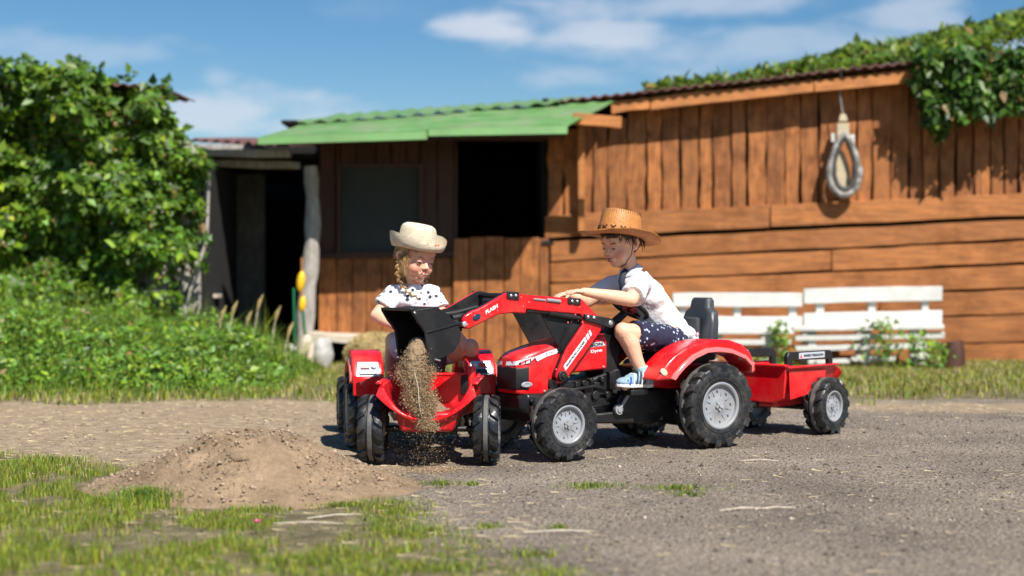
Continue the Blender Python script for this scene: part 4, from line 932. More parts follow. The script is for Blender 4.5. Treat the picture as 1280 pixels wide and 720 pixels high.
def arc_fender(parent, y0, y1, side):
    out = [(.318, .285), (.29, .325), (.258, .358), (.226, .383), (.18, .408), (.129, .427), (.07, .438), (.013, .441), (-.06, .437), (-.126, .418), (-.168, .385), (-.195, .330), (-.198, .300)]
    inn = [(-.165, .302), (-.165, .330), (-.130, .360), (-.058, .385), (.01, .393), (.067, .390), (.13, .368), (.18, .335), (.215, .305), (.232, .285)]
    f = MB(); f.prism(out + inn, y0, y1); o = f.build('fender', 'red', parent, bevel=.012, bseg=3, sharp=45)
    # flange round the arch, its highlight painted as a paler red
    g = MB(); n = len(inn); e = .014; yy = y1 if side > 0 else y0
    c = Vector((0, .175)); vs = []; fs = []
    arc = [Vector(p) for p in inn]
    for p in arc:
        d = (p - c).normalized(); a = p + d * -.001; b = p + d * e
        vs += [(a.x, yy - side * .004, a.y), (a.x, yy + side * .012, a.y), (b.x, yy + side * .009, b.y), (b.x + d.x * .006, yy - side * .004, b.y + d.y * .006)]
    for i in range(n - 1):
        for j in range(4): fs.append((i * 4 + j, i * 4 + (j + 1) % 4, i * 4 + 4 + (j + 1) % 4, i * 4 + 4 + j))
    fs += [(3, 2, 1, 0), tuple((n - 1) * 4 + j for j in range(4))]
    g.add(vs, fs).build('arch_flange', 'pinklip', o, bevel=.002)
    m = MB(); m.ell((.282, yy + side * .001, .318), (.019, .004, .013), 16, 8, Euler((0, R(-35), 0))); m.build('side_reflector', 'cream', o)
    return o

def loft(mb, secs, mi=0):
    """secs: list of rings (equal counts)"""
    n = len(secs[0]); vs = [p for s in secs for p in s]; fs = []
    for i in range(len(secs) - 1):
        for k in range(n): fs.append((i * n + k, i * n + (k + 1) % n, (i + 1) * n + (k + 1) % n, (i + 1) * n + k))
    fs += [tuple(range(n - 1, -1, -1)), tuple(range((len(secs) - 1) * n, len(secs) * n))]; mb.add(vs, fs, mi)

def rrect(x, hw, z0, z1, rt, rb=.01, n=4):
    """rounded section in the yz plane"""
    pts = []
    for cy, cz, r, a0 in ((hw - rt, z1 - rt, rt, 0), (-hw + rt, z1 - rt, rt, 90), (-hw + rb, z0 + rb, rb, 180), (hw - rb, z0 + rb, rb, 270)):
        for k in range(n + 1): a = R(a0 + 90 * k / n); pts.append((x, cy + math.cos(a) * r, cz + math.sin(a) * r))
    return pts

def tractor(name, label, loc, phi, scale=1., ht=.24, loader=True, rear_decals=False):
    t = thing(name, label, 'pedal tractor', (loc[0], loc[1], .0), phi + math.pi, scale)
    RT = math.pi
    # axles and frame
    c = MB(); c.tube([(0, -ht, .175), (0, ht, .175)], .016, 12); c.build('rear_axle', 'black', t); c = MB(); c.tube([(.737, -ht + .02, .1375), (.737, ht - .02, .1375)], .014, 12); c.box((.737, 0, .15), (.07, ht * 1.3, .05)); c.build('front_axle', 'black', t, bevel=.004)
    c = MB()
    c.prism([(-.2, .13), (-.13, .09), (.02, .075), (.10, .10), (.36, .125), (.60, .13), (.66, .16), (.66, .235), (.45, .30), (.36, .325), (.14, .325), (.10, .28), (-.16, .25), (-.2, .2)], -.075, .075)
    c.prism([(.02, .12), (.20, .10), (.55, .115), (.56, .15), (.02, .17)], .076, .105); c.prism([(.02, .12), (.20, .10), (.55, .115), (.56, .15), (.02, .17)], -.105, -.076)
    c.build('chassis', 'black', t, bevel=.008, bseg=2)
    # moulded engine block details on both sides
    for sg in (-1, 1):
        e = MB(); y = sg * .082; e.box((.545, sg * .08, .225), (.21, .012, .12))
        for (x, z, sx, sz) in ((.62, .225, .05, .05), (.565, .245, .03, .07), (.52, .235, .035, .09), (.465, .25, .05, .05), (.465, .20, .07, .025), (.60, .185, .10, .02), (.40, .28, .03, .07), (.62, .265, .07, .02)):
            e.box((x, y, z), (sx, .035, sz))
        for (x, z, r) in ((.59, .215, .016), (.545, .275, .012), (.49, .225, .018), (.64, .245, .012), (.43, .225, .014), (.555, .205, .012), (.51, .285, .010), (.455, .285, .012)):
            e.tube([(x, y, z), (x, y + sg * .03, z)], r, 10)
        e.tube([(.44, y + sg * .02, .245), (.50, y + sg * .03, .262), (.60, y + sg * .028, .252), (.65, y + sg * .02, .225)], .007, 8)
        e.tube([(.42, y + sg * .02, .19), (.53, y + sg * .026, .178), (.64, y + sg * .02, .185)], .006, 8)
        e.build('engine_block', 'black', t, bevel=.003)
        for (x, z) in ((.30, .19), (.27, .205), (.24, .19), (.17, .16), (.15, .19), (.21, .15)): MB().box((x, sg * .092, z), (.022, .05, .014)).build('frame_lug', 'black', t, bevel=.002)
    # chain case, pedals and crank
    for sg in (-1, 1):
        k = MB(); cx, cz = .385, .165; fx, fz = (.335, .225) if sg > 0 else (.345, .15)
        k.tube([(cx, sg * .105, cz), (cx, sg * .124, cz)], .020, 16); k.tube([(cx, sg * .124, cz), (cx, sg * .129, cz)], .011, 12); k.tube([(cx, sg * .122, cz), (fx + .01, sg * .13, fz)], .007, 8)
        kk = k.build('crank', 'hub' if sg > 0 else 'black', t, sharp=50)
        p = MB(); p.box((fx, sg * .155, fz + (.01 if sg > 0 else 0)), (.085, .07, .022))
        for dx in (-.03, -.01, .01, .03): p.box((fx + dx, sg * .155, fz + (.023 if sg > 0 else .013)), (.006, .07, .006))
        p.build('pedal', 'blackflat', kk, bevel=.003)
    k = MB(); k.prism([(.30, .145), (.38, .15), (.39, .20), (.36, .23), (.08, .235), (.02, .22), (.0, .175), (.04, .15)], .106, .114); k.build('chain_case', 'black', t, bevel=.003)
    # front bumper and undertray
    b = MB(); loft(b, [rrect(.83, .075, .185, .235, .02), rrect(.80, .10, .165, .245, .02), rrect(.70, .11, .15, .24, .02), rrect(.64, .085, .15, .22, .02)])
    b.tube([(.79, .09, .215), (.79, .112, .215)], .008, 8); b.tube([(.745, .095, .205), (.745, .118, .205)], .008, 8); b.build('bumper', 'black', t, bevel=.004)
    # hood
    h = MB(); hx = [(.842, .056, .262, .372, .03), (.835, .068, .243, .386, .038), (.815, .078, .238, .396, .038), (.79, .085, .236, .405, .036), (.72, .088, .236, .425, .034), (.64, .090, .272, .442, .034), (.585, .090, .315, .452, .034), (.50, .090, .322, .462, .034), (.425, .088, .325, .468, .034)]
    loft(h, [rrect(x, w_, z0, z1, rt) for x, w_, z0, z1, rt in hx]); hood = h.build('hood', 'red', t, sharp=40)
    g = MB(); loft(g, [rrect(.8465, .050, .262, .340, .012), rrect(.838, .0705, .254, .346, .012), rrect(.79, .0885, .252, .350, .012)]); gr = g.build('grille', 'blackflat', hood, bevel=.002)
    for i in range(0):
        q = MB(); z = .268 + i * .013; loft(q, [rrect(.8490, .048, z, z + .004, .0018, .0018, 1), rrect(.84, .0715, z, z + .004, .0018, .0018, 1), rrect(.795, .0890, z, z + .004, .0018, .0018, 1)]); q.build('grille_bar', 'black', hood)
    for sg in (-1, 1):
        q = MB(); q.add([(.848, sg * .012, .350), (.8395, sg * .064, .352), (.79, sg * .0895, .360), (.758, sg * .0905, .386), (.80, sg * .086, .378), (.835, sg * .066, .368), (.845, sg * .012, .364)] , [(0, 1, 5, 6), (1, 2, 3, 4), (1, 4, 5)])
        q.v = [(x + .0015, y + sg * .0015, z) for x, y, z in q.v]; hl = q.build('headlight', 'lamp_clear', hood)
        for (x0, x1, z0, z1) in ((.829, .815, .352, .368), (.806, .80, .356, .374), (.787, .782, .360, .380)):
            y0 = .0735 if x0 > .82 else .083 if x0 > .8 else .0915; q = MB(); q.box(((x0 + x1) / 2, sg * (y0 - .0005), (z0 + z1) / 2), (abs(x0 - x1) * .6, .004, (z1 - z0) * .8), Euler((0, 0, -sg * R(28)))); q.build('lamp_reflector', 'ink', hl)
        q = MB(); q.lathe([(.0, .0), (.012, .002), (.016, .0)], lambda x, y, hh: (.80 + y * 1.6, sg * (.088 + hh), .278 + x * .7), 18); q.build('fog_lamp', 'hub', hood)
        # decals
        def pl(nm, pts, m, y=.0905): q = MB(); q.add([(x, sg * y, z) for x, z in pts] + [(x, sg * (y - .001), z) for x, z in pts], [tuple(range(len(pts))), tuple(range(2 * len(pts) - 1, len(pts) - 1, -1))] + [(i, (i + 1) % len(pts), (i + 1) % len(pts) + len(pts), i + len(pts)) for i in range(len(pts))]); return q.build(nm, m, hood)
        pl('number_decal', [(.755, .366), (.765, .384), (.70, .405), (.652, .416), (.652, .398), (.71, .384)], 'white', .0912); pl('number_decal_end', [(.652, .398), (.652, .416), (.60, .425), (.60, .404)], 'silver', .0912)
        rt = (-sg, 0, 0) if sg > 0 else (1, 0, 0)
        q = MB(); sl = .30; text(q, '8740', (.695, sg * .0917, .3975), (-sg * 1, 0, sg * sl), (0, 0, 1), .045, .011); q.build('lettering', 'hub', hood, recalc=False)
        q = MB(); text(q, 'S', (.655, sg * .0921, .4055), (-sg, 0, sg * .2), (0, 0, 1), .013, .018); q.build('lettering', 'ink', hood, recalc=False)
        pl('name_decal', [(.60, .404), (.60, .425), (.445, .436), (.43, .420)], 'silver', .0906)
        q = MB(); text(q, 'FERGUSON', (.513, sg * .0919, .4205), (-sg, 0, sg * .11), (0, 0, 1), .135, .012); q.build('lettering', 'ink', hood, recalc=False)
        q = MB(); text(q, 'Dyna', (.475, sg * .0911, .3985), (-sg, 0, sg * .1), (0, 0, 1), .055, .015); q.build('lettering', 'white', hood, recalc=False)
        for (x, z) in ((.44, .335), (.72, .25)): q = MB(); q.ell((x, sg * .0900, z), (.005, .003, .005), 8, 6); q.build('screw', 'rim', hood)
    # dash console, column, steering wheel
    d = MB(); d.prism([(.425, .17), (.43, .47), (.40, .505), (.355, .50), (.335, .42), (.35, .30), (.335, .17)], -.07, .07); d.build('console', 'black', t, bevel=.01)
    d = MB(); d.tube([(.375, 0, .47), (.27, 0, .545)], [.02, .016], 12); col = d.build('steering_column', 'black', t)
    w = MB(); vs = []; fs = []; nrm = Vector((-.54, 0, .84)).normalized(); u = Vector((0, 1, 0)); v = nrm.cross(u); cc = Vector((.243, 0, .566)); RR = .078
    for i in range(36):
        a = i * 2 * math.pi / 36; rd = u * math.cos(a) + v * math.sin(a)
        for k in range(10): b2 = k * 2 * math.pi / 10; vs.append(cc + rd * (RR + .0095 * math.cos(b2)) + nrm * .0095 * math.sin(b2))
    for i in range(36):
        for k in range(10): fs.append((i * 10 + k, i * 10 + (k + 1) % 10, ((i + 1) % 36) * 10 + (k + 1) % 10, ((i + 1) % 36) * 10 + k))
    w.add(vs, fs)
    for k in range(3): a = R(90 + 120 * k); w.tube([cc - nrm * .012, cc + (u * math.cos(a) + v * math.sin(a)) * RR], [.012, .008], 8, flat=.6)
    sw = w.build('steering_wheel', 'black', t, sharp=60); w = MB(); w.tube([cc - nrm * .015, cc + nrm * .004], .028, 16); w.build('horn_pad', 'redink', sw)
    # seat
    s = MB(); loft(s, [rrect(.13, .085, .330, .372, .016), rrect(.075, .10, .330, .385, .02), (rrect(0, .105, .330, .378, .02)), rrect(-.06, .105, .335, .384, .02), rrect(-.10, .10, .34, .42, .02)])
    for sg in (-1, 1): s.box((.0, sg * .095, .388), (.17, .022, .025))
    s.build('seat_cushion', 'seat', t, bevel=.008)
    s = MB(); rings = []
    for z, xf, hw, th in ((.345, -.075, .098, .07), (.42, -.085, .108, .066), (.50, -.098, .104, .06), (.545, -.108, .092, .055), (.562, -.112, .062, .05), (.59, -.116, .058, .05), (.606, -.122, .052, .036)):
        rings.append([(x, y, z) for x, y in [(xf, -hw * .8), (xf - .006, 0), (xf, hw * .8), (xf - .012, hw), (xf - th * .7, hw), (xf - th, hw * .8), (xf - th, -hw * .8), (xf - th * .7, -hw), (xf - .012, -hw)]])
    loft(s, rings); s.build('seat_back', 'seat', t, bevel=.006, sharp=35)
    s = MB(); s.box((-.082, 0, .475), (.02, .10, .10)); s.build('seat_back_pad', 'seat', t, bevel=.01)
    # body under the seat
    b = MB(); b.prism([(.27, .255), (.25, .32), (.12, .335), (-.17, .34), (-.19, .28), (-.12, .24), (.15, .24)], -.14, .14); b.build('rear_body', 'deepred', t, bevel=.012)
    b = MB(); b.box((-.15, 0, .255), (.05, .20, .08)); b.tube([(-.2, 0, .17), (-.235, 0, .17)], .018, 10); b.tube([(-.228, 0, .14), (-.228, 0, .20)], .008, 8); b.build('rear_hitch', 'blackflat', t, bevel=.004)
    # fenders
    fi, fo = ht - .105, ht + .035
    for sg in (-1, 1):
        f = arc_fender(t, *(sorted((sg * fi, sg * fo))), sg)
        # tail lamp panel on the fender's back
        q = MB(); yc = sg * (fi + fo) / 2; q.prism([(-.5, 0), (-.42, 1), (.42, 1), (.5, 0)], 0, .004, lambda u, v, w_: (-.199 - w_ + v * .030, yc + u * .105, .335 + v * .06)); q.build('tail_lamp', 'silver', f)
        if rear_decals:
            q = MB(); q.box((-.190, yc + sg * .012, .378), (.004, .04, .018), Euler((0, R(26), 0))); q.build('lamp_glass', 'lamp_red', f)
            q = MB(); q.box((-.201, yc, .352), (.004, .075, .018), Euler((0, R(26), 0))); q.build('lamp_glass', 'lamp_dark', f)
            q = MB(); q.ell((-.192, yc - sg * .026, .378), (.005, .012, .012), 12, 8); q.build('lamp_glass', 'lamp_clear', f)
        if rear_decals:  # lower apron
            q = MB(); lo, hi = sorted((sg * fi, sg * fo)); q.prism([(-.18, .245), (-.20, .25), (-.203, .33), (-.185, .34)], lo + .004, hi - .004); q.build('fender_apron', 'red', f, bevel=.006)
    # wheels
    for sg in (1, -1):
        wheel(t, 0, sg * ht, .175, .10, .092, sg, rot=.3 * sg); wheel(t, .737, sg * ht, .1375, .092, .071, sg, rot=.7 * sg, lugs=14)
    if loader: add_loader(t)
    return t

def add_loader(t):
    yo = .112; hw = .0135
    arm = [(1.106, .531), (1.096, .548), (1.061, .567), (1.045, .570), (1.019, .581), (.91, .635), (.895, .636), (.842, .625), (.567, .605), (.483, .532), (.472, .500), (.4775, .478), (.640, .294), (.658, .286), (.678, .290), (.688, .305), (.684, .322), (.64, .413), (.567, .502), (.560, .532), (.575, .546), (.76, .561), (.824, .570), (.827, .552), (.88, .556), (.949, .550), (1.078, .498), (1.092, .500), (1.103, .512)]
    for sg in (1, -1):
        m = MB(); m.prism(arm, sg * (yo - .003), sg * (yo + hw)); a = m.build('loader_arm', 'red' if sg > 0 else 'red', t, bevel=.005, bseg=2)
        m = MB(); m.prism([(x, z) for x, z in arm], sg * (yo - hw - .004), sg * (yo - .0035)); m.build('inner_plate', 'blackflat', a)
        # web plate below the boom
        m = MB(); m.prism([(.570, .545), (.575, .530), (.563, .50), (.64, .405), (.655, .408), (.745, .548), (.735, .560)], sg * (yo - .012) - .003, sg * (yo - .012) + .003); m.tube([(.660, sg * yo, .42), (.60, sg * yo, .535)], .004, 6); m.build('web_plate', 'blackflat', a)
        # hydraulic bar in the slot
        m = MB(); y = sg * (yo + .001); m.tube([(.82, y, .562), (.70, y, .552), (.565, y, .530)], .0085, 10); m.tube([(.72, y, .553), (.60, y, .536)], .012, 10); m.build('ram', 'black', a)
        ys = sg * (yo + hw)
        for (x0, z0, x1, z1) in ((.915, .637, .862, .610), (.637, .611, .577, .588)):
            m = MB(); m.prism([(x0, z0 + .001), (x1, z0 - .003), (x1, z1 - .006), (x0, z1)], min(ys - .004, ys + sg * .006), max(ys - .004, ys + sg * .006)); p = m.build('clamp_plate', 'black', a, bevel=.002)
            for tt in (.3, .7):
                x = x0 + (x1 - x0) * tt; q = MB(); q.ell((x, ys + sg * .007, (z0 + z1) / 2 - .002), (.006, .004, .006), 10, 6); q.build('bolt', 'steel', p)
        m = MB(); m.prism([(.562, .548), (.44, .530), (.424, .522), (.418, .508), (.424, .495), (.438, .490), (.562, .523)], min(ys - .004, ys + sg * .012), max(ys - .004, ys + sg * .012)); p = m.build('control_lever', 'black', a, bevel=.003)
        for x, z, r in ((.548, .536, .007), (.520, .533, .007), (.440, .511, .010)): q = MB(); q.ell((x, ys + sg * .013, z), (r, .004, r), 10, 6); q.build('bolt', 'steel', p)
        # pivot at the foot
        q = MB(); q.tube([(.663, ys - sg * .01, .308), (.663, ys + sg * .010, .308)], .021, 18); q.tube([(.663, ys + sg * .010, .308), (.663, ys + sg * .016, .308)], .010, 8); q.build('pivot', 'black', a, bevel=.002)
        q = MB(); q.prism([(.70, .30), (.665, .275), (.655, .24), (.69, .24), (.705, .27)], min(sg * .08, sg * .098), max(sg * .08, sg * .098)); q.build('pivot_bracket', 'black', a, bevel=.003)
        # prints
        rt = Vector((-sg, 0, 0))
        yp = ys + sg * .0012
        def pl(nm, pts, mt, par=a):
            q = MB(); n = len(pts); q.add([(x, yp, z) for x, z in pts] + [(x, yp - sg * .0015, z) for x, z in pts], [tuple(range(n)), tuple(range(2 * n - 1, n - 1, -1))] + [(i, (i + 1) % n, (i + 1) % n + n, i + n) for i in range(n)]); return q.build(nm, mt, par)
        dx, dz = Vector((-.69, .76)).normalized(); 
        def strip(s0, s1, w0=.0095): # along the leg from foot to head
            o = Vector((.651, .338)); d = Vector((dx, dz)); nn = Vector((-dz, dx)) * w0; sk = d * .004
            return [tuple(o + d * s0 + nn - sk), tuple(o + d * s1 + nn - sk), tuple(o + d * s1 - nn + sk), tuple(o + d * s0 - nn + sk)]
        pl('leg_decal', strip(0, .150), 'white'); pl('leg_decal_bar', strip(.156, .170), 'white'); pl('leg_decal_bar', strip(.176, .186), 'white')
        q = MB(); o = Vector((.651, .338)) + Vector((dx, dz)) * .075; yq = yp + sg * .0006
        if sg > 0: text(q, 'MAESTRON LOADER', (o.x, yq, o.y), (dx, 0, dz), (dz, 0, -dx), .128, .0085)
        else: text(q, 'MAESTRON LOADER', (o.x, yq, o.y), (-dx, 0, -dz), (dz, 0, -dx), .128, .0085)
        q.build('lettering', 'ink', a, recalc=False)
        q = MB(); text(q, 'FLASH', (.982, yq, .571), (-sg * .87, 0, sg * .42), (sg * .42 * sg, 0, .87) if sg > 0 else (.42, 0, .87), .062, .0135); q.build('lettering', 'white', a, recalc=False)
        q = MB(); q.ell((1.047, yp, .541), (.019, .003, .012), 18, 8, Euler((0, R(24), 0))); q.build('badge', 'glassblue', a)
        q = MB(); q.tube([(.795, yp, .607), (.74, yp, .602)], .004, 8); q.tube([(.735, yp, .6035), (.672, yp, .597)], .007, 10); q.build('painted_ram', 'rim', a)
        for x, z in ((.85, .615), (.84, .58), (.815, .595), (.615, .583), (.60, .545), (.955, .565), (.985, .55), (.58, .575), (.635, .515), (.566, .515), (.69, .335), (.54, .480), (1.085, .515), (1.07, .555)):
            q = MB(); q.ell((x, yp - sg * .001, z), (.0035, .0025, .0035), 8, 5); q.build('rivet', 'pinklip', a)
        # bucket links
        q = MB(); y = sg * .085; q.tube([(1.13, y, .538), (1.02, y, .552), (.92, y, .575)], .013, 8); q.box((1.12, y, .51), (.06, .02, .045)); q.build('tilt_link', 'blackflat', a, bevel=.002)
        q = MB(); q.tube([(1.100, sg * .09, .516), (1.100, sg * .130, .516)], .010, 12); q.ell((1.100, sg * .131, .516), (.011, .004, .011), 12, 6); q.build('pin', 'steel', a)
    m = MB(); m.tube([(.90, -yo, .62), (.90, yo, .62)], .010, 10); m.box((.86, 0, .595), (.05, 2 * yo - .02, .006)); m.tube([(1.100, -yo, .516), (1.100, yo, .516)], .007, 10); m.build('cross_tube', 'blackflat', t)
    # bucket: curved shell between two side plates, mouth tipped forward and down
    side = [(1.317, .569), (1.211, .582), (1.160, .552), (1.123, .514), (1.109, .487), (1.112, .452), (1.136, .419), (1.170, .398), (1.201, .388), (1.225, .380), (1.244, .383), (1.252, .405), (1.256, .45), (1.262, .490), (1.276, .512), (1.291, .528), (1.312, .552)]
    bw = .115
    shell = side[0:11]; m = MB(); n = len(shell); vs = []
    for (x, z) in shell:
        for sg in (-1, 1): vs.append((x, sg * bw, z))
    inn = []
    cx, cz = 1.2, .48
    for (x, z) in shell:
        d = Vector((cx - x, cz - z)).normalized() * .006
        for sg in (-1, 1): vs.append((x + d.x, sg * bw, z + d.y))
    N = 2 * n; fs = []
    for i in range(n - 1):
        fs.append((2 * i, 2 * i + 1, 2 * i + 3, 2 * i + 2)); fs.append((N + 2 * i, N + 2 * i + 2, N + 2 * i + 3, N + 2 * i + 1))
        for s_ in (0, 1): fs.append((2 * i + s_, 2 * i + 2 + s_, N + 2 * i + 2 + s_, N + 2 * i + s_))
    fs.append((0, 1, N + 1, N)); fs.append((2 * n - 2, N + 2 * n - 2, N + 2 * n - 1, 2 * n - 1))
    m.add(vs, fs); bk = m.build('bucket', 'blackflat', t, bevel=.002, sharp=50)
    for sg in (-1, 1):
        q = MB(); q.prism(side, sg * bw - .003, sg * bw + .003); q.build('side_plate', 'blackflat', bk, bevel=.0025)
        q = MB(); yy = sg * (bw + .004); q.tube([(1.262, yy, .488), (1.20, yy, .500), (1.109, yy, .522)], .0045, 6); q.tube([(side[0][0], yy, side[0][1]), (1.291, yy, .528), (1.276, yy, .512), (1.260, yy, .488), (1.254, yy, .45), (1.246, yy, .39)], .005, 8); q.build('edge_rib', 'black', bk)
        q = MB(); q.ell((1.305, yy, .560), (.006, .004, .006), 10, 6); q.build('bolt', 'steel', bk)
    q = MB(); q.prism([(1.236, .392), (1.214, .376), (1.205, .358), (1.218, .352), (1.238, .362), (1.254, .385)], -bw - .004, bw + .004); q.build('cutting_edge', 'black', bk, bevel=.003)
    q = MB(); q.tube([(1.20, bw + .006, .384), (1.225, bw + .012, .390)], .003, 6); q.build('edge_pin', 'steel', bk)
    # top lip with a dusty rim
    q = MB(); q.box((1.312, 0, .573), (.02, 2 * bw + .008, .008)); q.build('top_lip', 'black', bk, bevel=.002)

def trailer(name, label, loc, phi, plate=True, scale=1., half=.2):
    t = thing(name, label, 'toy trailer', (loc[0], loc[1], 0), phi + math.pi, scale)
    c = MB(); c.tube([(0, -half, .127), (0, half, .127)], .012, 10); c.box((.02, 0, .135), (.10, .16, .03)); c.box((.02, 0, .115), (.03, .20, .02)); c.build('axle', 'black', t, bevel=.003)
    c = MB(); c.tube([(.1, 0, .13), (.3, 0, .135), (.50, 0, .16)], .014, 10); c.tube([(.505, 0, .14), (.505, 0, .185)], .016, 10); c.build('drawbar', 'blackflat', t)
    # scoop-shaped tub, low U opening at the tail
    def U(hw, zb, zt, p=2.4, n=14): return [(hw * (-1 + 2 * k / n), zb + (zt - zb) * abs(-1 + 2 * k / n) ** p) for k in range(n + 1)]
    n = 14; secs_o = []; secs_i = []
    for x, hw, zb, zt, p in ((-.160, .186, .170, .262, 2.2), (-.152, .176, .160, .288, 2.4), (-.10, .170, .150, .300, 3.2), (0, .168, .146, .302, 5), (.15, .168, .146, .305, 6), (.262, .170, .15, .312, 8)):
        secs_o.append([(x, y, z) for y, z in U(hw, zb, zt, p, n)]); secs_i.append([(x, y * (.88 if x < -.12 else .93), z + .010) for y, z in U(hw, zb, zt - .008, p, n)])
    vs = [v for s_ in secs_o for v in s_] + [v for s_ in secs_i for v in s_]; S = len(secs_o); K = n + 1; N = S * K; fs = []
    for i in range(S - 1):
        for k in range(n):
            a = i * K + k; fs.append((a, a + 1, a + K + 1, a + K)); fs.append((N + a, N + a + K, N + a + K + 1, N + a + 1))
        for k in (0, n): a = i * K + k; fs.append((a, a + K, N + a + K, N + a))
    for i in (0, S - 1):
        for k in range(n): a = i * K + k; fs.append((a, a + 1, N + a + 1, N + a))
    tub = MB().add(vs, fs).build('tub', 'red', t, sharp=50, bevel=.004)
    q = MB(); q.prism([(-.168, .312), (-.155, .17), (-.10, .150), (.10, .150), (.155, .17), (.168, .312)], .258, .268, lambda u, v, w: (w, u, v)); q.build('front_wall', 'red', tub, bevel=.004)
    q = MB(); q.box((.268, 0, .312), (.028, .345, .012)); q.build('front_rim', 'red', tub, bevel=.005)
    for sg in (-1, 1):
        q = MB(); q.box((.07, sg * .176, .304), (.40, .022, .010)); q.build('side_rim', 'red', tub, bevel=.004)
        q = MB(); q.add([(.25, sg * .170, .290), (.20, sg * .178, .225), (.24, sg * .170, .165), (-.02, sg * .170, .20), (-.05, sg * .169, .285), (.10, sg * .178, .185)], [(0, 1, 4), (1, 5, 3), (1, 3, 4), (1, 2, 5), (0, 2, 1)]); q.build('side_swage', 'red', tub, recalc=True)
    q = MB(); q.prism([(-.12, .20), (-.095, .128), (.095, .128), (.12, .20)], -.135, .25, lambda u, v, w: (w, u, v)); q.build('belly', 'deepred', tub, bevel=.012)
    if plate:
        for sg in (-1, 1):
            y = sg * .150; q = MB(); q.prism([(.245, .29), (.245, .350), (.232, .368), (-.10, .368), (-.118, .350), (-.122, .285), (-.088, .285), (-.084, .327), (.205, .332), (.205, .29)], y - .010, y + .010); g = q.build('grab_rail', 'black', t, bevel=.004)
            ys = y + sg * .0112; q = MB(); q.box((.055, ys, .350), (.205, .0018, .026)); pl = q.build('name_plate', 'silver', g)
            q = MB(); text(q, 'MASSEY FERGUSON', (.043 if sg > 0 else .067, ys + sg * .0015, .350), (-sg, 0, 0), (0, 0, 1), .155, .011); q.build('lettering', 'ink', g, recalc=False)
            q = MB(); x = .055 + sg * .088; q.prism([(x - .009, .341), (x + .009, .341), (x, .359)], ys - .0005, ys + .0016) if sg > 0 else q.prism([(x - .009, .341), (x + .009, .341), (x, .359)], ys - .0016, ys + .0005); q.build('emblem', 'redink', g)
    else:
        for sg in (-1, 1):
            q = MB(); q.tube([(.24, sg * .14, .22), (.24, sg * .14, .345)], .016, 10); q.build('corner_post', 'red', t, bevel=.003)
            q = MB(); q.box((.25, sg * .115, .27), (.03, .035, .07)); q.build('latch', 'black', t, bevel=.003)
    for sg in (1, -1): wheel(t, 0, sg * half, .127, .09, .066, sg, rot=.4 + sg, lugs=14)
    return t

TB = (.689, 6.03, R(32))
tractor('pedal_tractor', 'large red pedal tractor with black front bucket, ridden by the boy in the tan hat', TB[:2], TB[2])
trailer('toy_trailer', 'red toy trailer with black grab rails and name plate behind the boy\'s tractor', (1.24, 6.478), R(46))
GT = (-.375, 5.88)
tractor('pedal_tractor', 'red pedal tractor seen from behind carrying the girl in the straw hat', GT, R(-80), .9, .285, loader=False, rear_decals=True)
trailer('toy_trailer', 'red toy trailer facing the camera tail first, catching the falling sand', (-.305, 5.36), R(-92), plate=False, half=.212)
# ------------------------------------------------------------------ people
def facemat(name, base, centers, r, pink):
    m = MT['skin'].copy(); m.name = name; t = m.node_tree; n = t.nodes; l = t.links; p = n['Principled BSDF']
    src = p.inputs['Base Color'].links[0].from_socket; tc = n.new('ShaderNodeTexCoord'); last = src
    for c in centers:
        d = n.new('ShaderNodeVectorMath'); d.operation = 'DISTANCE'; d.inputs[1].default_value = c; l.new(tc.outputs['Object'], d.inputs[0])
        mr = n.new('ShaderNodeMapRange'); mr.inputs[1].default_value = r; mr.inputs[2].default_value = r * .2; mr.inputs[3].default_value = 0; mr.inputs[4].default_value = .55; mr.interpolation_type = 'SMOOTHSTEP'; l.new(d.outputs['Value'], mr.inputs[0])
        mx = n.new('ShaderNodeMixRGB'); mx.inputs['Color2'].default_value = (*pink, 1); l.new(mr.outputs[0], mx.inputs[0]); l.new(last, mx.inputs['Color1']); last = mx.outputs[0]
    l.new(last, p.inputs['Base Color']); MT[name] = m

class Head:
    def __init__(s, C, F, U, k=1.):
        s.C = Vector(C); s.F = Vector(F).normalized(); U = Vector(U); s.U = (U - s.F * U.dot(s.F)).normalized(); s.L = s.U.cross(s.F); s.k = k
        s.q = Matrix((s.F, s.L, s.U)).transposed().to_quaternion()
    def P(s, a, b, c): return s.C + (s.F * a + s.L * b + s.U * c) * s.k
    def e(s, mb, a, b, c, r, rot=None, seg=16, ring=10, mi=0):
        r = (r,) * 3 if isinstance(r, (int, float)) else r; q = s.q.copy()
        if rot: q = q @ Euler(rot).to_quaternion()
        mb.ell(s.P(a, b, c), tuple(x * s.k for x in r), seg, ring, q, mi)

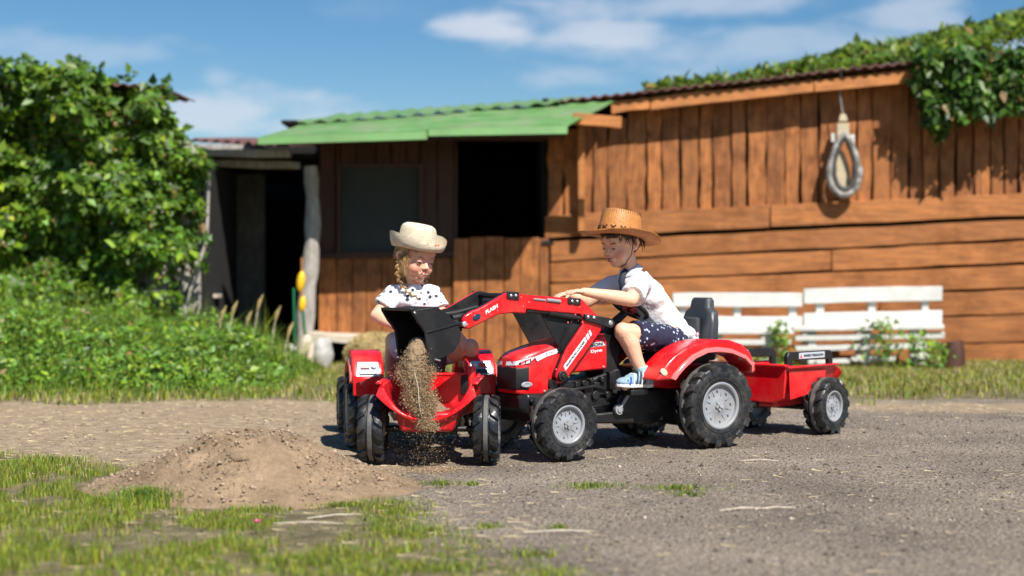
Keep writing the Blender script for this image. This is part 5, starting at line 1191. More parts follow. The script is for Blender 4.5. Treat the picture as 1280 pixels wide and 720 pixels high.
def head_skin(mb, h):
    e = h.e
    e(mb, -.012, 0, .022, (.088, .073, .074), seg=24, ring=16)
    e(mb, .026, 0, -.022, (.054, .056, .060), seg=20, ring=14)
    e(mb, .050, 0, -.070, (.021, .024, .018)); e(mb, .020, 0, -.062, (.045, .042, .028))
    for sg in (-1, 1):
        e(mb, .046, sg * .030, -.034, (.026, .024, .026))            # cheek
        e(mb, .062, sg * .024, .016, (.016, .024, .009), rot=(0, 0, sg * .35))  # brow
        e(mb, -.006, sg * .073, -.006, (.015, .006, .024), rot=(0, .15, sg * -.35)); e(mb, -.010, sg * .077, .002, (.017, .004, .020), rot=(0, .15, sg * -.45)); e(mb, .002, sg * .072, -.022, (.007, .006, .009))
        e(mb, .0835, sg * .0085, -.0265, (.0075, .006, .0058))        # nostril wing
        e(mb, .0705, sg * .027, .0015, (.0095, .0155, .0075), rot=(0, 0, sg * .35))      # upper lid
        e(mb, .0690, sg * .026, -.0085, (.008, .014, .0045), rot=(0, 0, sg * .35))      # lower lid
    e(mb, .055, 0, .028, (.028, .048, .030))                       # forehead
    mb.cap(h.P(.068, 0, .006), h.P(.085, 0, -.018), .0070 * h.k, .0085 * h.k); e(mb, .0885, 0, -.0215, (.0095, .0092, .0085))
    e(mb, .070, 0, -.050, (.016, .022, .016))                      # muzzle
    e(mb, .052, 0, -.0745, (.019, .019, .015))

def face_bits(h, parent, off, smile=.3, hair='brownhair', open_mouth=False, mw=1.):
    o = Vector(off)
    m = MB(); h.e(m, .0840, 0, -.0440, (.0045, .0125 * mw, .0030)); h.e(m, .0815, 0, -.0525 - .003 * (mw - 1) * 4, (.0055, .0115 * mw, .0038)); m.build('lips', 'lips', parent, off=off, sharp=80)
    m = MB(); pts = [h.P(.0885 - abs(t) * .010 * mw - t * t * .004, t * .0165 * mw, -.0478 + smile * .010 * t * t) for t in (-1, -.6, -.3, 0, .3, .6, 1)]
    m.tube(pts, [.0008, .0014, .0018, .0021, .0018, .0014, .0008], 6); m.build('mouth', 'mouth', parent, off=off)
    if open_mouth:
        m = MB(); h.e(m, .0855, 0, -.0480, (.0035, .0120, .0030)); m.build('teeth', 'teeth', parent, off=off, sharp=80)
    for sg in (-1, 1):
        m = MB(); h.e(m, .0700, sg * .0265, -.0045, (.0092, .0125, .0060), rot=(0, 0, sg * .35)); ey = m.build('eye', 'eye', parent, off=off, sharp=80)
        m = MB(); h.e(m, .0760, sg * .0275, -.0056, (.0042, .0055, .0045)); m.build('iris', 'iris', ey, off=off, sharp=80)
        m = MB(); m.tube([h.P(.0795 - abs(t) * .003 - (.0045 if t * sg > 0 else .0) * abs(t), sg * .027 + t * .0135, -.0030 - t * t * .0025) for t in (-1, -.5, 0, .5, 1)], [.0006, .0013, .0016, .0013, .0006], 6); m.build('eyelashes', 'iris', ey, off=off)
        m = MB(); m.tube([h.P(.0785 - abs(t) * .002 - (.006 if t * sg > 0 else .0) * abs(t), sg * .028 + t * .0165, .0185 - t * t * .004 + (-.002 if t * sg < 0 else 0)) for t in (-1, -.5, 0, .5, 1)], [.0009, .0020, .0024, .0019, .0008], 6, flat=1); m.build('eyebrow', hair, parent, off=off)
        m = MB(); h.e(m, .0885, sg * .0048, -.0300, (.0022, .0024, .0012)); m.build('nostril', 'mouth', parent, off=off)
        m = MB(); h.e(m, -.004, sg * .0795, -.002, (.007, .0022, .011), rot=(0, .15, sg * -.4)); m.build('ear_hollow', 'lips', parent, off=off, sharp=80)

def hair_shell(h, name, mt, parent, off, low=-.05, front=.036, strands=420, ln=.045, grow=1.07):
    m = MB(); st = len(m.v); vs = []; fs = []; SE, RI = 48, 30; keep = {}
    rx, ry, rz = .089 * grow, .074 * grow, .076 * grow
    grid = {}
    for i in range(RI + 1):
        th = math.pi * i / RI
        for k in range(SE):
            q = 2 * math.pi * k / SE; a = -.012 + math.sin(th) * math.cos(q) * rx; b = math.sin(th) * math.sin(q) * ry; c = .022 + math.cos(th) * rz
            lim = low + (front - low) * max(0, min(1, (a + .012) / .055)) ** 1.1
            if abs(b) > .05 and -.03 < a < .02 and c < .02: continue
            if c < lim + .006 * math.sin(k * 2.3): continue
            grid[i, k] = len(vs); w = 1 + .03 * noise.noise(Vector((a * 40, b * 40, c * 15)))
            vs.append(h.P(a * w, b * w, c))
    for i in range(RI):
        for k in range(SE):
            q = [(i, k), (i + 1, k), (i + 1, (k + 1) % SE), (i, (k + 1) % SE)]
            if all(x in grid for x in q): fs.append(tuple(grid[x] for x in q))
    m.add(vs, fs); o = m.build(name, mt, parent, off=off, sharp=80); sd_ = o.modifiers.new('solid', 'SOLIDIFY'); sd_.thickness = .006; sd_.offset = -1
    # locks
    m = MB(); r = random.Random(5); n = 0
    while n < strands:
        th = r.uniform(.5, 1.95); q = r.uniform(0, 6.283); a = -.012 + math.sin(th) * math.cos(q) * rx; b = math.sin(th) * math.sin(q) * ry; c = .022 + math.cos(th) * rz
        lim = low + (front - low) * max(0, min(1, (a + .012) / .055)) ** 1.1
        if c < lim - .002: continue
        p0 = h.P(a * .99, b * .99, c); L = ln * r.uniform(.5, 1.1); fa = a * .985 + (.006 if a > .03 else -.004); fb = b * 1.01
        p1 = h.P(a * 1.03, b * 1.03, c - L * .5); p2 = h.P(fa + r.uniform(-.006, .006), fb + r.uniform(-.005, .005), c - L)
        if a > .035 and c - L < .012: continue
        if abs(b) > .05 and -.03 < a < .02 and c - L < -.01 and r.random() < .85: continue
        m.tube([p0, p1, p2], [.0022, .0019, .0004], 4, caps=False); n += 1
    m.build('hair_locks', mt, o, off=off, sharp=80)
    return o

def hand(mb, wr, d, nrm, side, curl=.5, k=1., grip=False):
    """palm and five separate fingers; d = along the hand, nrm = back-of-hand normal, side=+1: thumb towards nrm x d"""
    wr = Vector(wr); d = Vector(d).normalized(); nrm = Vector(nrm); nrm = (nrm - d * nrm.dot(d)).normalized(); s = nrm.cross(d) * side
    q = Matrix((d, s, nrm)).transposed().to_quaternion()
    mb.ell(wr + d * .022 * k, (.027 * k, .0215 * k, .0105 * k), 16, 10, q); mb.ell(wr + d * .030 * k, (.019 * k, .0225 * k, .0090 * k), 14, 9, q)
    for i, (o, L) in enumerate(((.0165, .030), (.0057, .034), (-.0053, .032), (-.0158, .025))):
        b = wr + d * .040 * k + s * o * k; cur = curl * (1 + .12 * i); sp = s * (o * 3.2); v = (d + sp).normalized(); r0 = .0062 * k * (1 - .05 * i)
        p = b; ang = 0
        for j, f in enumerate((.42, .32, .26)):
            ang += cur * (.5, .8, .6)[j]; vv = (v * math.cos(ang) - nrm * math.sin(ang)); e = p + vv * L * f * k; mb.cap(p, e, r0 * (1, .93, .86)[j], r0 * (.93, .86, .76)[j], 10); p = e
    b = wr + d * .012 * k + s * .014 * k; v1 = (d * .62 + s * .78 - nrm * .25).normalized(); p1 = b + v1 * .020 * k; v2 = (d * .9 + s * .32 - nrm * .35 * (1 + curl)).normalized(); mb.cap(b, p1, .0082 * k, .0070 * k, 10); mb.cap(p1, p1 + v2 * .017 * k, .0070 * k, .0056 * k, 10)

def limb(mb, pts, rs):
    for i in range(len(pts) - 1): mb.cap(pts[i], pts[i + 1], rs[i], rs[i + 1], 14)

def cloth(name, mt, parent, off, mb, vox=.0045, smooth=3, wr=.0022, ws=18):
    o = mb.build(name, mt, parent, off=off, recalc=False); remesh(o, vox, smooth)
    tx = bpy.data.textures.get('wrinkle') or bpy.data.textures.new('wrinkle', 'CLOUDS'); tx.noise_scale = .038; tx.noise_depth = 3
    d = o.modifiers.new('wrinkles', 'DISPLACE'); d.texture = tx; d.strength = wr * 3; d.mid_level = .5; d.texture_coords = 'LOCAL'
    return o

def frustum(mb, a, b, ra, rb, n=20, ell=(1, 1), up=(0, 0, 1), steps=1):
    a, b = Vector(a), Vector(b); pts = [a.lerp(b, i / steps) for i in range(steps + 1)]; rs = [ra + (rb - ra) * i / steps for i in range(steps + 1)]
    mb.tube(pts, rs, n, flat=ell[0], up=up)

def cowboy_hat(parent, off, C, F, U):
    h = Head(C, F, U); R0 = .168
    m = MB(); K = 64; rings = [(.072, .088, .004), (.10, .115, .000), (.13, .145, -.002), (.150, .160, .000), (.160, .170, .003), (.164, .1735, .0045)]
    def brim(f, sw, sl, z): 
        a = f; return h.P(sl * math.cos(a), sw * math.sin(a), z + .014 * (abs(math.sin(a)) ** 2.5) * (sw / .165) ** 3 - .010 * (sl / .17) ** 2 * abs(math.cos(a)) ** 3)
    vs = []; fs = []; n = len(rings)
    for k in range(K):
        a = 2 * math.pi * k / K
        for (sw, sl, z) in rings: vs.append(brim(a, sw, sl, z))
        for (sw, sl, z) in rings[::-1]: vs.append(brim(a, sw - .0005, sl - .0005, z - .0045))
    for k in range(K):
        for j in range(2 * n): fs.append((k * 2 * n + j, ((k + 1) % K) * 2 * n + j, ((k + 1) % K) * 2 * n + (j + 1) % (2 * n), k * 2 * n + (j + 1) % (2 * n)))
    o = m.add(vs, fs).build('hat', 'leather', parent, off=off, sharp=60)
    m = MB(); vs = []; fs = []; prof = [(1.0, .001), (.985, .03), (.94, .060), (.89, .088), (.85, .100), (.79, .105), (.55, .097), (.25, .091), (.01, .090)]
    for k in range(K):
        a = 2 * math.pi * k / K
        for s_, z in prof:
            dent = -.012 * math.exp(-(math.sin(a) / .5) ** 2) * (1 - s_) * 2 if s_ < .8 else 0
            vs.append(h.P(.095 * s_ * math.cos(a), .080 * s_ * math.sin(a), z + dent + .004 * math.cos(2 * a) * (z / .11)))
    P = len(prof)
    for k in range(K):
        for j in range(P - 1): fs.append((k * P + j, ((k + 1) % K) * P + j, ((k + 1) % K) * P + j + 1, k * P + j + 1))
    m.add(vs, fs).build('crown', 'leather', o, off=off, sharp=60)
    for k in range(14):
        a = 2 * math.pi * (k + .5) / 14; t = Vector((-math.sin(a), math.cos(a)))
        def q(u, z): s_ = .992 - (z - .01) * .42; return h.P((.0965 * s_) * math.cos(a) + t.x * u, (.0815 * s_) * math.sin(a) + t.y * u, z)
        m = MB(); m.tube([q(-.011, .014), q(0, .023), q(.011, .032)], .0022, 5); m.tube([q(-.011, .032), q(0, .0235), q(.011, .014)], .0022, 5); m.build('cross_stitch', 'stitch', o, off=off)
    m = MB()
    for k in range(52):
        a = 2 * math.pi * k / 52; m.tube([h.P(.0845 * math.cos(a), .0710 * math.sin(a), .088), h.P(.0800 * math.cos(a), .0670 * math.sin(a), .1045)], .0012, 4)
    tag(m.build('edge_lacing', 'stitch', o, off=off), kind='stuff')
    return h

def sandal(parent, off, heel, toe, up, mir=1):
    h = Head(heel, Vector(toe) - Vector(heel), up); L = (Vector(toe) - Vector(heel)).length; k = L / .165
    def P(a, b, c): return h.C + (h.F * a + h.L * b * mir + h.U * c) * k
    out = [(-.004, 0), (.0, .022), (.03, .027), (.07, .027), (.11, .033), (.14, .030), (.160, .015), (.166, 0), (.160, -.014), (.14, -.026), (.10, -.028), (.05, -.024), (.0, -.021)]
    m = MB(); m.prism(out, 0, .013, lambda u, v, w: P(u, v, w + .003 * max(0, (u - .12) / .045) ** 2)); s = m.build('sandal', 'sole', parent, off=off, bevel=.003)
    m = MB()
    def E(a, b, c, r): q = h.q; m.ell(P(a, b, c), tuple(x * k for x in r), 16, 10, q)
    E(.125, .002, .020, (.042, .029, .019)); E(.085, 0, .026, (.045, .0275, .026)); E(.045, 0, .032, (.040, .026, .030)); E(.010, 0, .030, (.022, .024, .034))
    o = m.build('upper', 'sandal', s, off=off, recalc=False); remesh(o, .0035, 3)
    for (a0, a1, z, mt, r) in ((.118, .108, .040, 'sandal_dark', .0055), (.098, .088, .050, 'white', .0035), (.082, .072, .0555, 'sandal_black', .0045), (.066, .056, .0605, 'sandal_black', .0040), (.055, .046, .064, 'white', .003), (.040, .034, .066, 'sandal_dark', .0035)):
        m = MB(); m.tube([P(a0 + .012, .031 * (1 if a0 > .06 else .9), .013), P(a0 + .004, .027 * (1 if a0 > .06 else .95), z * .72), P(a1, .010, z), P(a1, -.010, z), P(a0 + .004, -.027, z * .72), P(a0 + .012, -.029, .013)], r * k, 6, flat=.5); m.build('strap', mt, s, off=off)
    for q_, (a, b, c) in enumerate(((.145, .020, .022), (.134, .024, .024))): m = MB(); m.ell(P(a, b, c), (.008 * k, .005 * k, .007 * k), 10, 7, h.q); m.build('cut_out', 'sandal_dark', s, off=off)
    m = MB(); m.tube([P(.0, 0, .045), P(-.010, 0, .075)], .006 * k, 8, flat=.4); m.build('pull_tab', 'sandal_dark', s, off=off)
    return s

def boy():
    ph = TB[2] + math.pi; Rm = Matrix.Rotation(ph, 3, 'Z'); off = (.05, 0, .37); L0 = Rm @ Vector(off)
    b = thing('person', 'boy in tan cowboy hat, white shirt and navy shorts riding the larger tractor', 'person', (TB[0] + L0.x, TB[1] + L0.y, off[2]), ph)
    pitch = R(15); yaw = R(9)
    Fh = Vector((math.cos(pitch) * math.cos(yaw), math.cos(pitch) * math.sin(yaw), -math.sin(pitch)))
    h = Head((.290, .004, .830), Fh, (0, .03, 1), .98)
    facemat('skin_boy', None, [tuple(h.P(.058, sg * .040, -.032) - Vector(off)) for sg in (-1, 1)], .030, (.72, .20, .15))
    m = MB(); head_skin(m, h)
    limb(m, [h.P(-.020, 0, -.045), (.245, 0, .722), (.20, 0, .65)], [.036, .034, .05])
    limb(m, [(.19, 0, .63), (.09, 0, .51), (.05, 0, .45)], [.06, .06, .06])
    # near arm
    S, E, Wr = Vector((.262, .090, .668)), Vector((.362, .165, .602)), Vector((.562, .128, .634))
    limb(m, [(.23, .04, .67), S, E], [.04, .034, .029]); limb(m, [E, E.lerp(Wr, .3), E.lerp(Wr, .7), Wr], [.0275, .0285, .022, .0165])
    hand(m, Wr, (1, -.12, .06), (.06, .05, 1), -1, .35, 1.0)
    S2, E2, W2 = Vector((.272, -.085, .655)), Vector((.385, -.110, .592)), Vector((.480, -.10, .622))
    limb(m, [(.23, -.04, .66), S2, E2], [.04, .034, .029]); limb(m, [E2, E2.lerp(W2, .3), E2.lerp(W2, .7), W2], [.0275, .0285, .022, .0165])
    hand(m, W2, (1, .08, -.05), (.0, 0, 1), 1, .35, 1.0)
    # legs
    K1, A1 = Vector((.362, .118, .470)), Vector((.292, .145, .318)); H1 = Vector((.09, .058, .435))
    limb(m, [H1, H1.lerp(K1, .5), K1], [.060, .050, .038]); m.ell(K1 + Vector((.006, .002, .006)), (.034, .034, .036)); limb(m, [K1, K1.lerp(A1, .3) + Vector((-.008, 0, 0)), K1.lerp(A1, .7), A1], [.036, .037, .028, .0225]); limb(m, [A1, A1 + Vector((-.01, 0, -.045)), A1 + Vector((.09, .01, -.06))], [.022, .024, .016])
    K2, A2 = Vector((.340, -.105, .430)), Vector((.300, -.145, .235)); H2 = Vector((.09, -.058, .435))
    limb(m, [H2, H2.lerp(K2, .5), K2], [.060, .050, .038]); limb(m, [K2, K2.lerp(A2, .3) + Vector((-.008, 0, 0)), K2.lerp(A2, .7), A2], [.036, .037, .028, .0225]); limb(m, [A2, A2 + Vector((-.01, 0, -.04)), A2 + Vector((.09, -.01, -.055))], [.022, .024, .016])
    body = m.build('body', 'skin_boy', b, off=off, recalc=False); remesh(body, .0030, 4)
    face_bits(h, b, off, .9, mw=1.3)
    hair_shell(h, 'hair', 'brownhair', b, off, low=-.052, front=.034)
    hh = cowboy_hat(b, off, h.P(.004, 0, .030), (math.cos(R(9)), .03, math.sin(R(9))), (0, -.03, 1))
    # chin cord
    for sg in (1, -1): m = MB(); m.tube([h.P(.010, sg * .083, .05), h.P(.012, sg * .078, .0), h.P(.015, sg * .066, -.04), h.P(.030, sg * .035, -.083), h.P(.035, 0, -.095)], .0019, 6); m.build('chin_cord', 'stitch', b, off=off)
    # shirt
    m = MB()
    m.ell((.035, 0, .470), (.078, .085, .062), 24, 14, (0, .35, 0))
    frustum(m, (.015, 0, .435), (.145, 0, .590), .082, .078, 28, (1.0, 1), (0, 1, 0), 4); frustum(m, (.135, 0, .575), (.222, 0, .672), .078, .070, 28, (1.0, 1), (0, 1, 0), 4)
    m.ell((.160, 0, .612), (.072, .092, .085), 24, 14, (0, .5, 0)); m.ell((.228, 0, .665), (.055, .096, .045), 24, 14, (0, .5, 0))
    frustum(m, (.228, 0, .675), (.246, 0, .722), .060, .041, 24)
    m.ell((-.02, 0, .455), (.052, .08, .042), 20, 12)
    m.ell((-.045, .03, .432), (.026, .05, .034), 16, 10)
    for S_, E_, sg in ((S, E, 1), (S2, E2, -1)):
        d = (E_ - S_); m.ell(S_ + Vector((-.01, -.01 * sg, .0)), (.050, .042, .046), 18, 12); frustum(m, S_ - d * .15, S_ + d * (.80 if sg > 0 else .62), .044, .050 if sg > 0 else .045, 22, (.98, 1), (0, 0, 1), 4)
        m.cap(Vector((.215, sg * .04, .665)), S_, .05, .042)
    cloth('shirt', 'shirt', b, off, m, .0042, 3, .0036)
    # folds as raised ridges on the near side
    m = MB(); m.tube([(.06, .080, .50), (.11, .098, .545), (.17, .098, .60)], [.002, .004, .002], 6)
    m = MB()
    frustum(m, (.248, .0, .732), (.238, 0, .712), .041, .056, 26, (1, 1)); o = cloth('collar', 'collar', b, off, m, .003, 2, .0016)
    m = MB(); m.tube([(.278, .022, .722), (.297, .024, .702), (.306, .028, .675), (.302, .032, .645), (.282, .038, .612)], [.011, .013, .014, .014, .012], 10, flat=.6, up=(1, .7, 0)); m.build('neck_strap', 'strap', b, off=off)
    m = MB(); m.box((-.048, .078, .455), (.014, .003, .012), Euler((0, .5, 0))); m.build('hem_emblem', 'pink', b, off=off)
    # shorts
    m = MB(); m.ell((.035, 0, .425), (.080, .098, .060), 24, 14)
    for H_, K_, sg in ((H1, K1, 1), (H2, K2, -1)):
        d = K_ - H_; frustum(m, H_ - d * .1, H_ + d * .80, .064, .060, 24, (.94, 1), (0, 0, 1), 5); m.ell(H_, (.068, .058, .060))
    cloth('shorts', 'shorts', b, off, m, .0042, 3, .004)
    # sock and sandals
    for A_, sg, tz in ((A1, 1, -.068), (A2, -1, -.062)):
        m = MB(); frustum(m, A_ + Vector((.002, 0, .018)), A_ + Vector((-.008, 0, -.03)), .0275, .027, 18); m.ell(A_ + Vector((-.006, 0, -.035)), (.03, .026, .026)); cloth('sock', 'sock', b, off, m, .003, 2, .001)
        heel = A_ + Vector((-.042, -.004 * sg, tz)); sandal(b, off, heel, heel + Vector((.178, .022 * sg, .006)), (0, 0, 1), sg)
boy()

def girl():
    off = (-.375, 5.90, .33)
    g = thing('person', 'girl in cream straw hat and dotted white shirt twisting round on the smaller tractor', 'person', off, 0)
    az = R(36); pt = R(15)
    Fh = Vector((math.sin(az) * math.cos(pt), -math.cos(az) * math.cos(pt), -math.sin(pt)))
    h = Head((-.390, 5.865, .772), Fh, (.10, 0, 1), 1.0)
    facemat('skin_girl', None, [tuple(h.P(.058, sg * .040, -.032) - Vector(off)) for sg in (-1, 1)], .032, (.74, .22, .18))
    m = MB(); head_skin(m, h)
    limb(m, [h.P(-.018, 0, -.05), (-.392, 5.89, .665), (-.39, 5.90, .60)], [.034, .033, .05]); limb(m, [(-.385, 5.905, .58), (-.375, 5.92, .44)], [.06, .06])
    # image-left arm: elbow out, hand down on the seat back
    S, E, Wr = Vector((-.478, 5.885, .625)), Vector((-.548, 5.835, .535)), Vector((-.475, 5.745, .500))
    limb(m, [(-.42, 5.89, .63), S, E], [.036, .032, .0275]); limb(m, [E, E.lerp(Wr, .35), Wr], [.0265, .0275, .0165]); hand(m, Wr, (.8, -.35, -.3), (0, -.3, 1), 1, .8, 1.0)
    S2, E2, W2 = Vector((-.332, 5.885, .625)), Vector((-.280, 5.850, .520)), Vector((-.210, 5.790, .455))
    limb(m, [(-.37, 5.89, .63), S2, E2], [.036, .032, .0275]); limb(m, [E2, E2.lerp(W2, .35), W2], [.0265, .0275, .0165]); hand(m, W2, (.45, -.25, -.75), (.4, -.7, .3), -1, .7, 1.0)
    # legs: right knee out to the side of the seat, left one forward over the other side
    H1, K1, A1 = Vector((-.33, 5.91, .375)), Vector((-.172, 5.82, .405)), Vector((-.150, 5.90, .215))
    limb(m, [H1, H1.lerp(K1, .5), K1], [.060, .050, .040]); limb(m, [K1, K1.lerp(A1, .35), A1], [.037, .036, .023]); limb(m, [A1, A1 + Vector((.0, -.01, -.04)), A1 + Vector((.02, -.08, -.05))], [.022, .022, .015])
    H2, K2, A2 = Vector((-.42, 5.94, .375)), Vector((-.50, 6.12, .42)), Vector((-.52, 6.17, .23))
    limb(m, [H2, H2.lerp(K2, .5), K2], [.060, .050, .040]); limb(m, [K2, K2.lerp(A2, .35), A2], [.037, .036, .023]); limb(m, [A2, A2 + Vector((0, .07, -.04))], [.022, .016])
    body = m.build('body', 'skin_girl', g, off=off, recalc=False); remesh(body, .0030, 4)
    face_bits(h, g, off, 1.3, 'blondehair', True, 1.35)
    hair_shell(h, 'hair', 'blondehair', g, off, low=-.045, front=.038, strands=200, ln=.028, grow=1.05)
    for sg, path in ((-1, [h.P(-.005, -.070, -.012), h.P(.0, -.078, -.045), h.P(.004, -.072, -.085), h.P(.020, -.055, -.118), h.P(.050, -.030, -.140), h.P(.07, .0, -.15)]), (1, [h.P(-.01, .070, -.02), h.P(.0, .072, -.06), h.P(.01, .06, -.10), h.P(.04, .045, -.14)])):
        br = MB(); segs = 16 if sg < 0 else 11
        for i in range(segs):
            t = i / (segs - 1) * (len(path) - 1); j = min(int(t), len(path) - 2); p = path[j].lerp(path[j + 1], t - j); d = (path[j + 1] - path[j]).normalized(); sd2 = d.cross(Vector((0, -1, 0))).normalized()
            r = .0125 * (1 - .45 * i / segs); q = (d + sd2 * (.7 if i % 2 else -.7)).normalized().to_track_quat('Z', 'Y'); br.ell(p + sd2 * r * .35 * (1 if i % 2 else -1), (r * .62, r * .62, r * 1.15), 10, 8, q)
        br.build('braid', 'blondehair', g, off=off, sharp=80)
    m = MB(); r = random.Random(9)
    for i in range(60):
        p = h.P(.01 + r.uniform(-.02, .03), -r.uniform(.066, .074), .02 + r.uniform(-.01, .01)); m.tube([p, p + Vector((r.uniform(-.015, .01), -.004, -.035)), p + Vector((r.uniform(-.03, .02), r.uniform(-.01, .01), -.07 - r.uniform(0, .03)))], [.0009, .0007, .0003], 3, caps=False)
    tag(m.build('loose_hair', 'blondehair', g, off=off), kind='stuff')
    # straw hat
    Fd = Vector((math.sin(R(40)), -math.cos(R(40)), -.12)); hh = Head(h.P(-.010, 0, .046), Fd, (.12, -.05, 1)); K = 64
    m = MB(); vs = []; fs = []
    prof = [(1.0, 1.0, .0), (1.14, 1.16, -.004), (1.28, 1.28, -.004), (1.38, 1.38, .004), (1.44, 1.43, .014), (1.455, 1.445, .020)]
    n = len(prof)
    for k in range(K):
        a = 2 * math.pi * k / K; ca, sa = math.cos(a), math.sin(a)
        for dz in (0, 1):
            for (u, v, z) in (prof if dz == 0 else prof[::-1]):
                back = max(0, -ca); front = max(0, ca); vs.append(hh.P(.087 * u * ca, .078 * v * sa, z * (1 + .8 * back + .8 * abs(sa)) - .010 * front * (u - 1) / .6 * 1.6 + .018 * (abs(sa) ** 3) * max(0, (u - 1.1)) / .5 - dz * .004))
    for k in range(K):
        for j in range(2 * n): fs.append((k * 2 * n + j, ((k + 1) % K) * 2 * n + j, ((k + 1) % K) * 2 * n + (j + 1) % (2 * n), k * 2 * n + (j + 1) % (2 * n)))
    hat = m.add(vs, fs).build('hat', 'straw_hat', g, off=off, sharp=60)
    m = MB(); vs = []; fs = []; cp = [(1.0, -.002), (.99, .025), (.965, .045), (.92, .063), (.84, .076), (.68, .083), (.45, .079), (.2, .070), (.01, .068)]
    for k in range(K):
        a = 2 * math.pi * k / K; ca, sa = math.cos(a), math.sin(a)
        for s_, z in cp:
            pinch = 1 - .16 * math.exp(-((a - .75) / .35) ** 2) * (z / .1) - .16 * math.exp(-((a - 5.53) / .35) ** 2) * (z / .1)
            vs.append(hh.P(.087 * s_ * ca * pinch, .078 * s_ * sa * pinch, z + (.010 * (1 - ca) / 2 if s_ < .95 else 0) + .0012 * math.sin(z * 900)))
    P_ = len(cp)
    for k in range(K):
        for j in range(P_ - 1): fs.append((k * P_ + j, ((k + 1) % K) * P_ + j, ((k + 1) % K) * P_ + j + 1, k * P_ + j + 1))
    m.add(vs, fs).build('crown', 'straw_hat', hat, off=off, sharp=60)
    m = MB(); m.lathe([(1.008, .004), (1.02, .010), (1.018, .016), (1.0, .020)], lambda x, y, z: hh.P(.087 * x, .078 * y, z), 48); m.build('hat_band', 'straw_hat', hat, off=off)
    for a in (-1.25, -.72, -.2, .35, .9, 2.2, 3.4): m = MB(); m.ell(hh.P(.0905 * math.cos(a), .0815 * math.sin(a), .013), .0052, 10, 7); m.build('bead', 'coral', hat, off=off)
    # shirt, facing a little to the right
    m = MB(); m.ell((-.392, 5.90, .600), (.088, .066, .06), 22, 14, (0, 0, R(18))); m.ell((-.388, 5.905, .53), (.080, .064, .08), 22, 14, (0, 0, R(18)))
    frustum(m, (-.378, 5.915, .40), (-.390, 5.90, .60), .084, .074, 28, (.85, 1), (0, 1, 0), 5); frustum(m, (-.398, 5.892, .62), (-.402, 5.888, .662), .055, .042, 22)
    for S_, E_, sg in ((S, E, -1), (S2, E2, 1)):
        d = E_ - S_; m.cap(Vector((-.395 + sg * .03, 5.893, .622)), S_, .042, .038); frustum(m, S_ - d * .1, S_ + d * .62, .040, .047, 22, (.96, 1), (0, 1, 0), 3)
    cloth('shirt', 'dotshirt', g, off, m, .0042, 3, .0036)
    m = MB()
    for (x, y, z, r) in ((-.352, 5.832, .565, (.020, .008, .013)), (-.315, 5.834, .568, (.018, .008, .012)), (-.335, 5.828, .562, (.008, .008, .009)), (-.40, 5.838, .552, (.018, .006, .009)), (-.372, 5.832, .548, (.014, .006, .010))): m.ell((x, y, z), r, 12, 8)
    bw = m.build('bow_print', 'pink', g, off=off); remesh(bw, .003, 2)
    m = MB(); m.ell((-.375, 5.925, .385), (.090, .080, .055), 20, 12)
    for H_, K_ in ((H1, K1), (H2, K2)): d = K_ - H_; frustum(m, H_ - d * .1, H_ + d * .55, .064, .056, 22, (.95, 1), (0, 0, 1), 4)
    cloth('shorts', 'pants', g, off, m, .0045, 3, .003)
    for A_, t in ((A1, Vector((.03, -.12, 0))), (A2, Vector((-.03, .13, 0)))):
        heel = A_ + Vector((0, .03, -.072)) if t.y < 0 else A_ + Vector((0, -.03, -.065)); sandal(g, off, heel, heel + t.normalized() * .155, (0, 0, 1), 1)
girl()

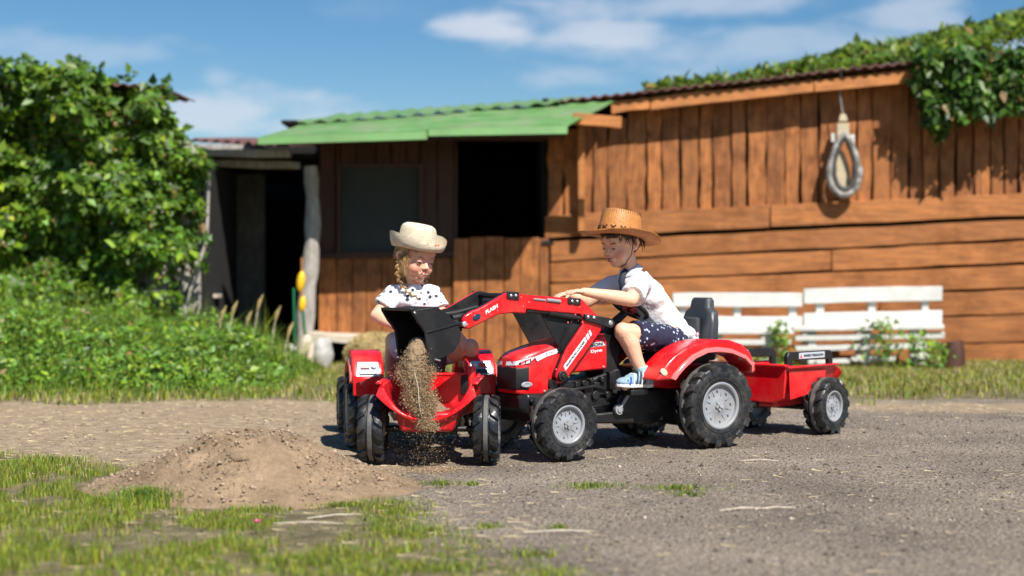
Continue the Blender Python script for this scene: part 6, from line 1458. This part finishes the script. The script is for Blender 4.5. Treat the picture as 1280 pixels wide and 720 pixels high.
# ------------------------------------------------------------------ falling sand
def falling_sand():
    n = 34000; t = rng.random(n) ** .8
    # stream from the bucket's lip down into the small trailer
    z = .44 - t * .30
    cx = np.interp(t, [0, .15, .4, .7, 1], [-.335, -.352, -.352, -.330, -.300]); w = np.interp(t, [0, .15, .45, .75, .9, 1], [.035, .062, .066, .052, .04, .03]); cy = np.interp(t, [0, .3, 1], [5.30, 5.28, 5.20])
    a = rng.uniform(0, 6.28, n); q = np.abs(rng.normal(.62, .27, n))
    P = np.stack([cx + np.cos(a) * q * w * (1 + .18 * np.sin(z * 60)), cy + np.sin(a) * q * w * .8, z + rng.normal(0, .004, n)], 1)
    # loose grains dropping on through the tail
    m = 800; t2 = rng.random(m); P2 = np.stack([-.30 + rng.normal(0, 1, m) * (.02 + t2 * .03), 5.15 + rng.normal(0, .03, m), .19 - t2 * .17], 1)
    m3 = 350; P3 = np.stack([-.30 + rng.normal(0, .09, m3), 5.16 + rng.normal(0, .06, m3), rng.uniform(.02, .25, m3)], 1)
    m4 = 900; P4 = np.stack([-.29 + rng.normal(0, .075, m4), 5.14 + rng.normal(0, .05, m4), np.full(m4, .004)], 1)
    A = np.concatenate([P, P2, P3, P4]); N = len(A); r = np.concatenate([np.clip(rng.lognormal(-6.6, .45, n), .0008, .005), np.clip(rng.lognormal(-7.0, .35, m), .0005, .002), np.clip(rng.lognormal(-6.8, .4, m3), .0006, .003), np.clip(rng.lognormal(-6.5, .5, m4), .0007, .004)])
    octv = np.array([[1, 0, 0], [0, 1, 0], [-1, 0, 0], [0, -1, 0], [0, 0, .8], [0, 0, -.8]]); V = octv[None] * (1 + rng.uniform(-.4, .4, (N, 6, 1))) * r[:, None, None]; V = (V + A[:, None]).reshape(-1, 3)
    f = np.array([[0, 1, 4], [1, 2, 4], [2, 3, 4], [3, 0, 4], [1, 0, 5], [2, 1, 5], [3, 2, 5], [0, 3, 5]]); Fc = (f[None] + (np.arange(N) * 6)[:, None, None]).reshape(-1, 3)
    col = np.array([[.40, .275, .155]]) * rng.uniform(.55, 1.2, (N, 1))
    o = tag(npmesh('falling_sand', V, Fc, 'pebble', np.repeat(col, 6, 0)), 'crumbly brown sand pouring from the black bucket into the small red trailer', 'sand', kind='stuff')
    mb = MB(); pts = [Vector((x, y, z)) for x, y, z in ((-.335, 5.30, .455), (-.348, 5.29, .42), (-.354, 5.285, .36), (-.350, 5.275, .30), (-.340, 5.25, .24), (-.315, 5.22, .175))]
    mb.tube(pts, [.024, .040, .046, .042, .030, .015], 22)
    co = mb.build('sand_core', 'sand', o, sharp=80, recalc=False); remesh(co, .004, 1)
    tx = bpy.data.textures.new('crumble', 'CLOUDS'); tx.noise_scale = .008; tx.noise_depth = 4; dd = co.modifiers.new('crumble', 'DISPLACE'); dd.texture = tx; dd.strength = .016; dd.mid_level = .5
    # the straw caught in the stream
    mb = MB(); mb.tube([(-.352, 5.205, .345), (-.338, 5.20, .29), (-.335, 5.19, .235), (-.325, 5.18, .19)], [.0012, .0016, .0014, .0008], 5); k = mb.build('straw_stalk', 'palewood'); tag(k, 'thin pale stalk falling within the stream of sand', 'straw')
    # sand left in the mouth of the bucket
    mb = MB(); ph = TB[2] + math.pi; Rm = Matrix.Rotation(ph, 4, 'Z'); Tm = Matrix.Translation((TB[0], TB[1], 0)) @ Rm
    mb.ell((1.215, .0, .405), (.045, .095, .035), 24, 14, (0, .5, 0)); mb.ell((1.235, .02, .425), (.030, .07, .045), 20, 12)
    s = mb.build('bucket_sand', 'sand', recalc=False); s.matrix_world = Tm; remesh(s, .005, 1); tag(s, 'last sand still sliding out of the black bucket\'s mouth', 'sand', kind='stuff')
    # and a small heap in the trailer bed
    mb = MB(); mb.ell((-.315, 5.36, .175), (.09, .15, .05), 24, 14)
    for i, v in enumerate(mb.v): v = Vector(v); mb.v[i] = tuple(v + Vector((0, 0, .02)) * noise.noise(v * 30))
    tag(mb.build('trailer_sand', 'sand'), 'small mound of sand collecting inside the small red trailer', 'sand', kind='stuff')
falling_sand()
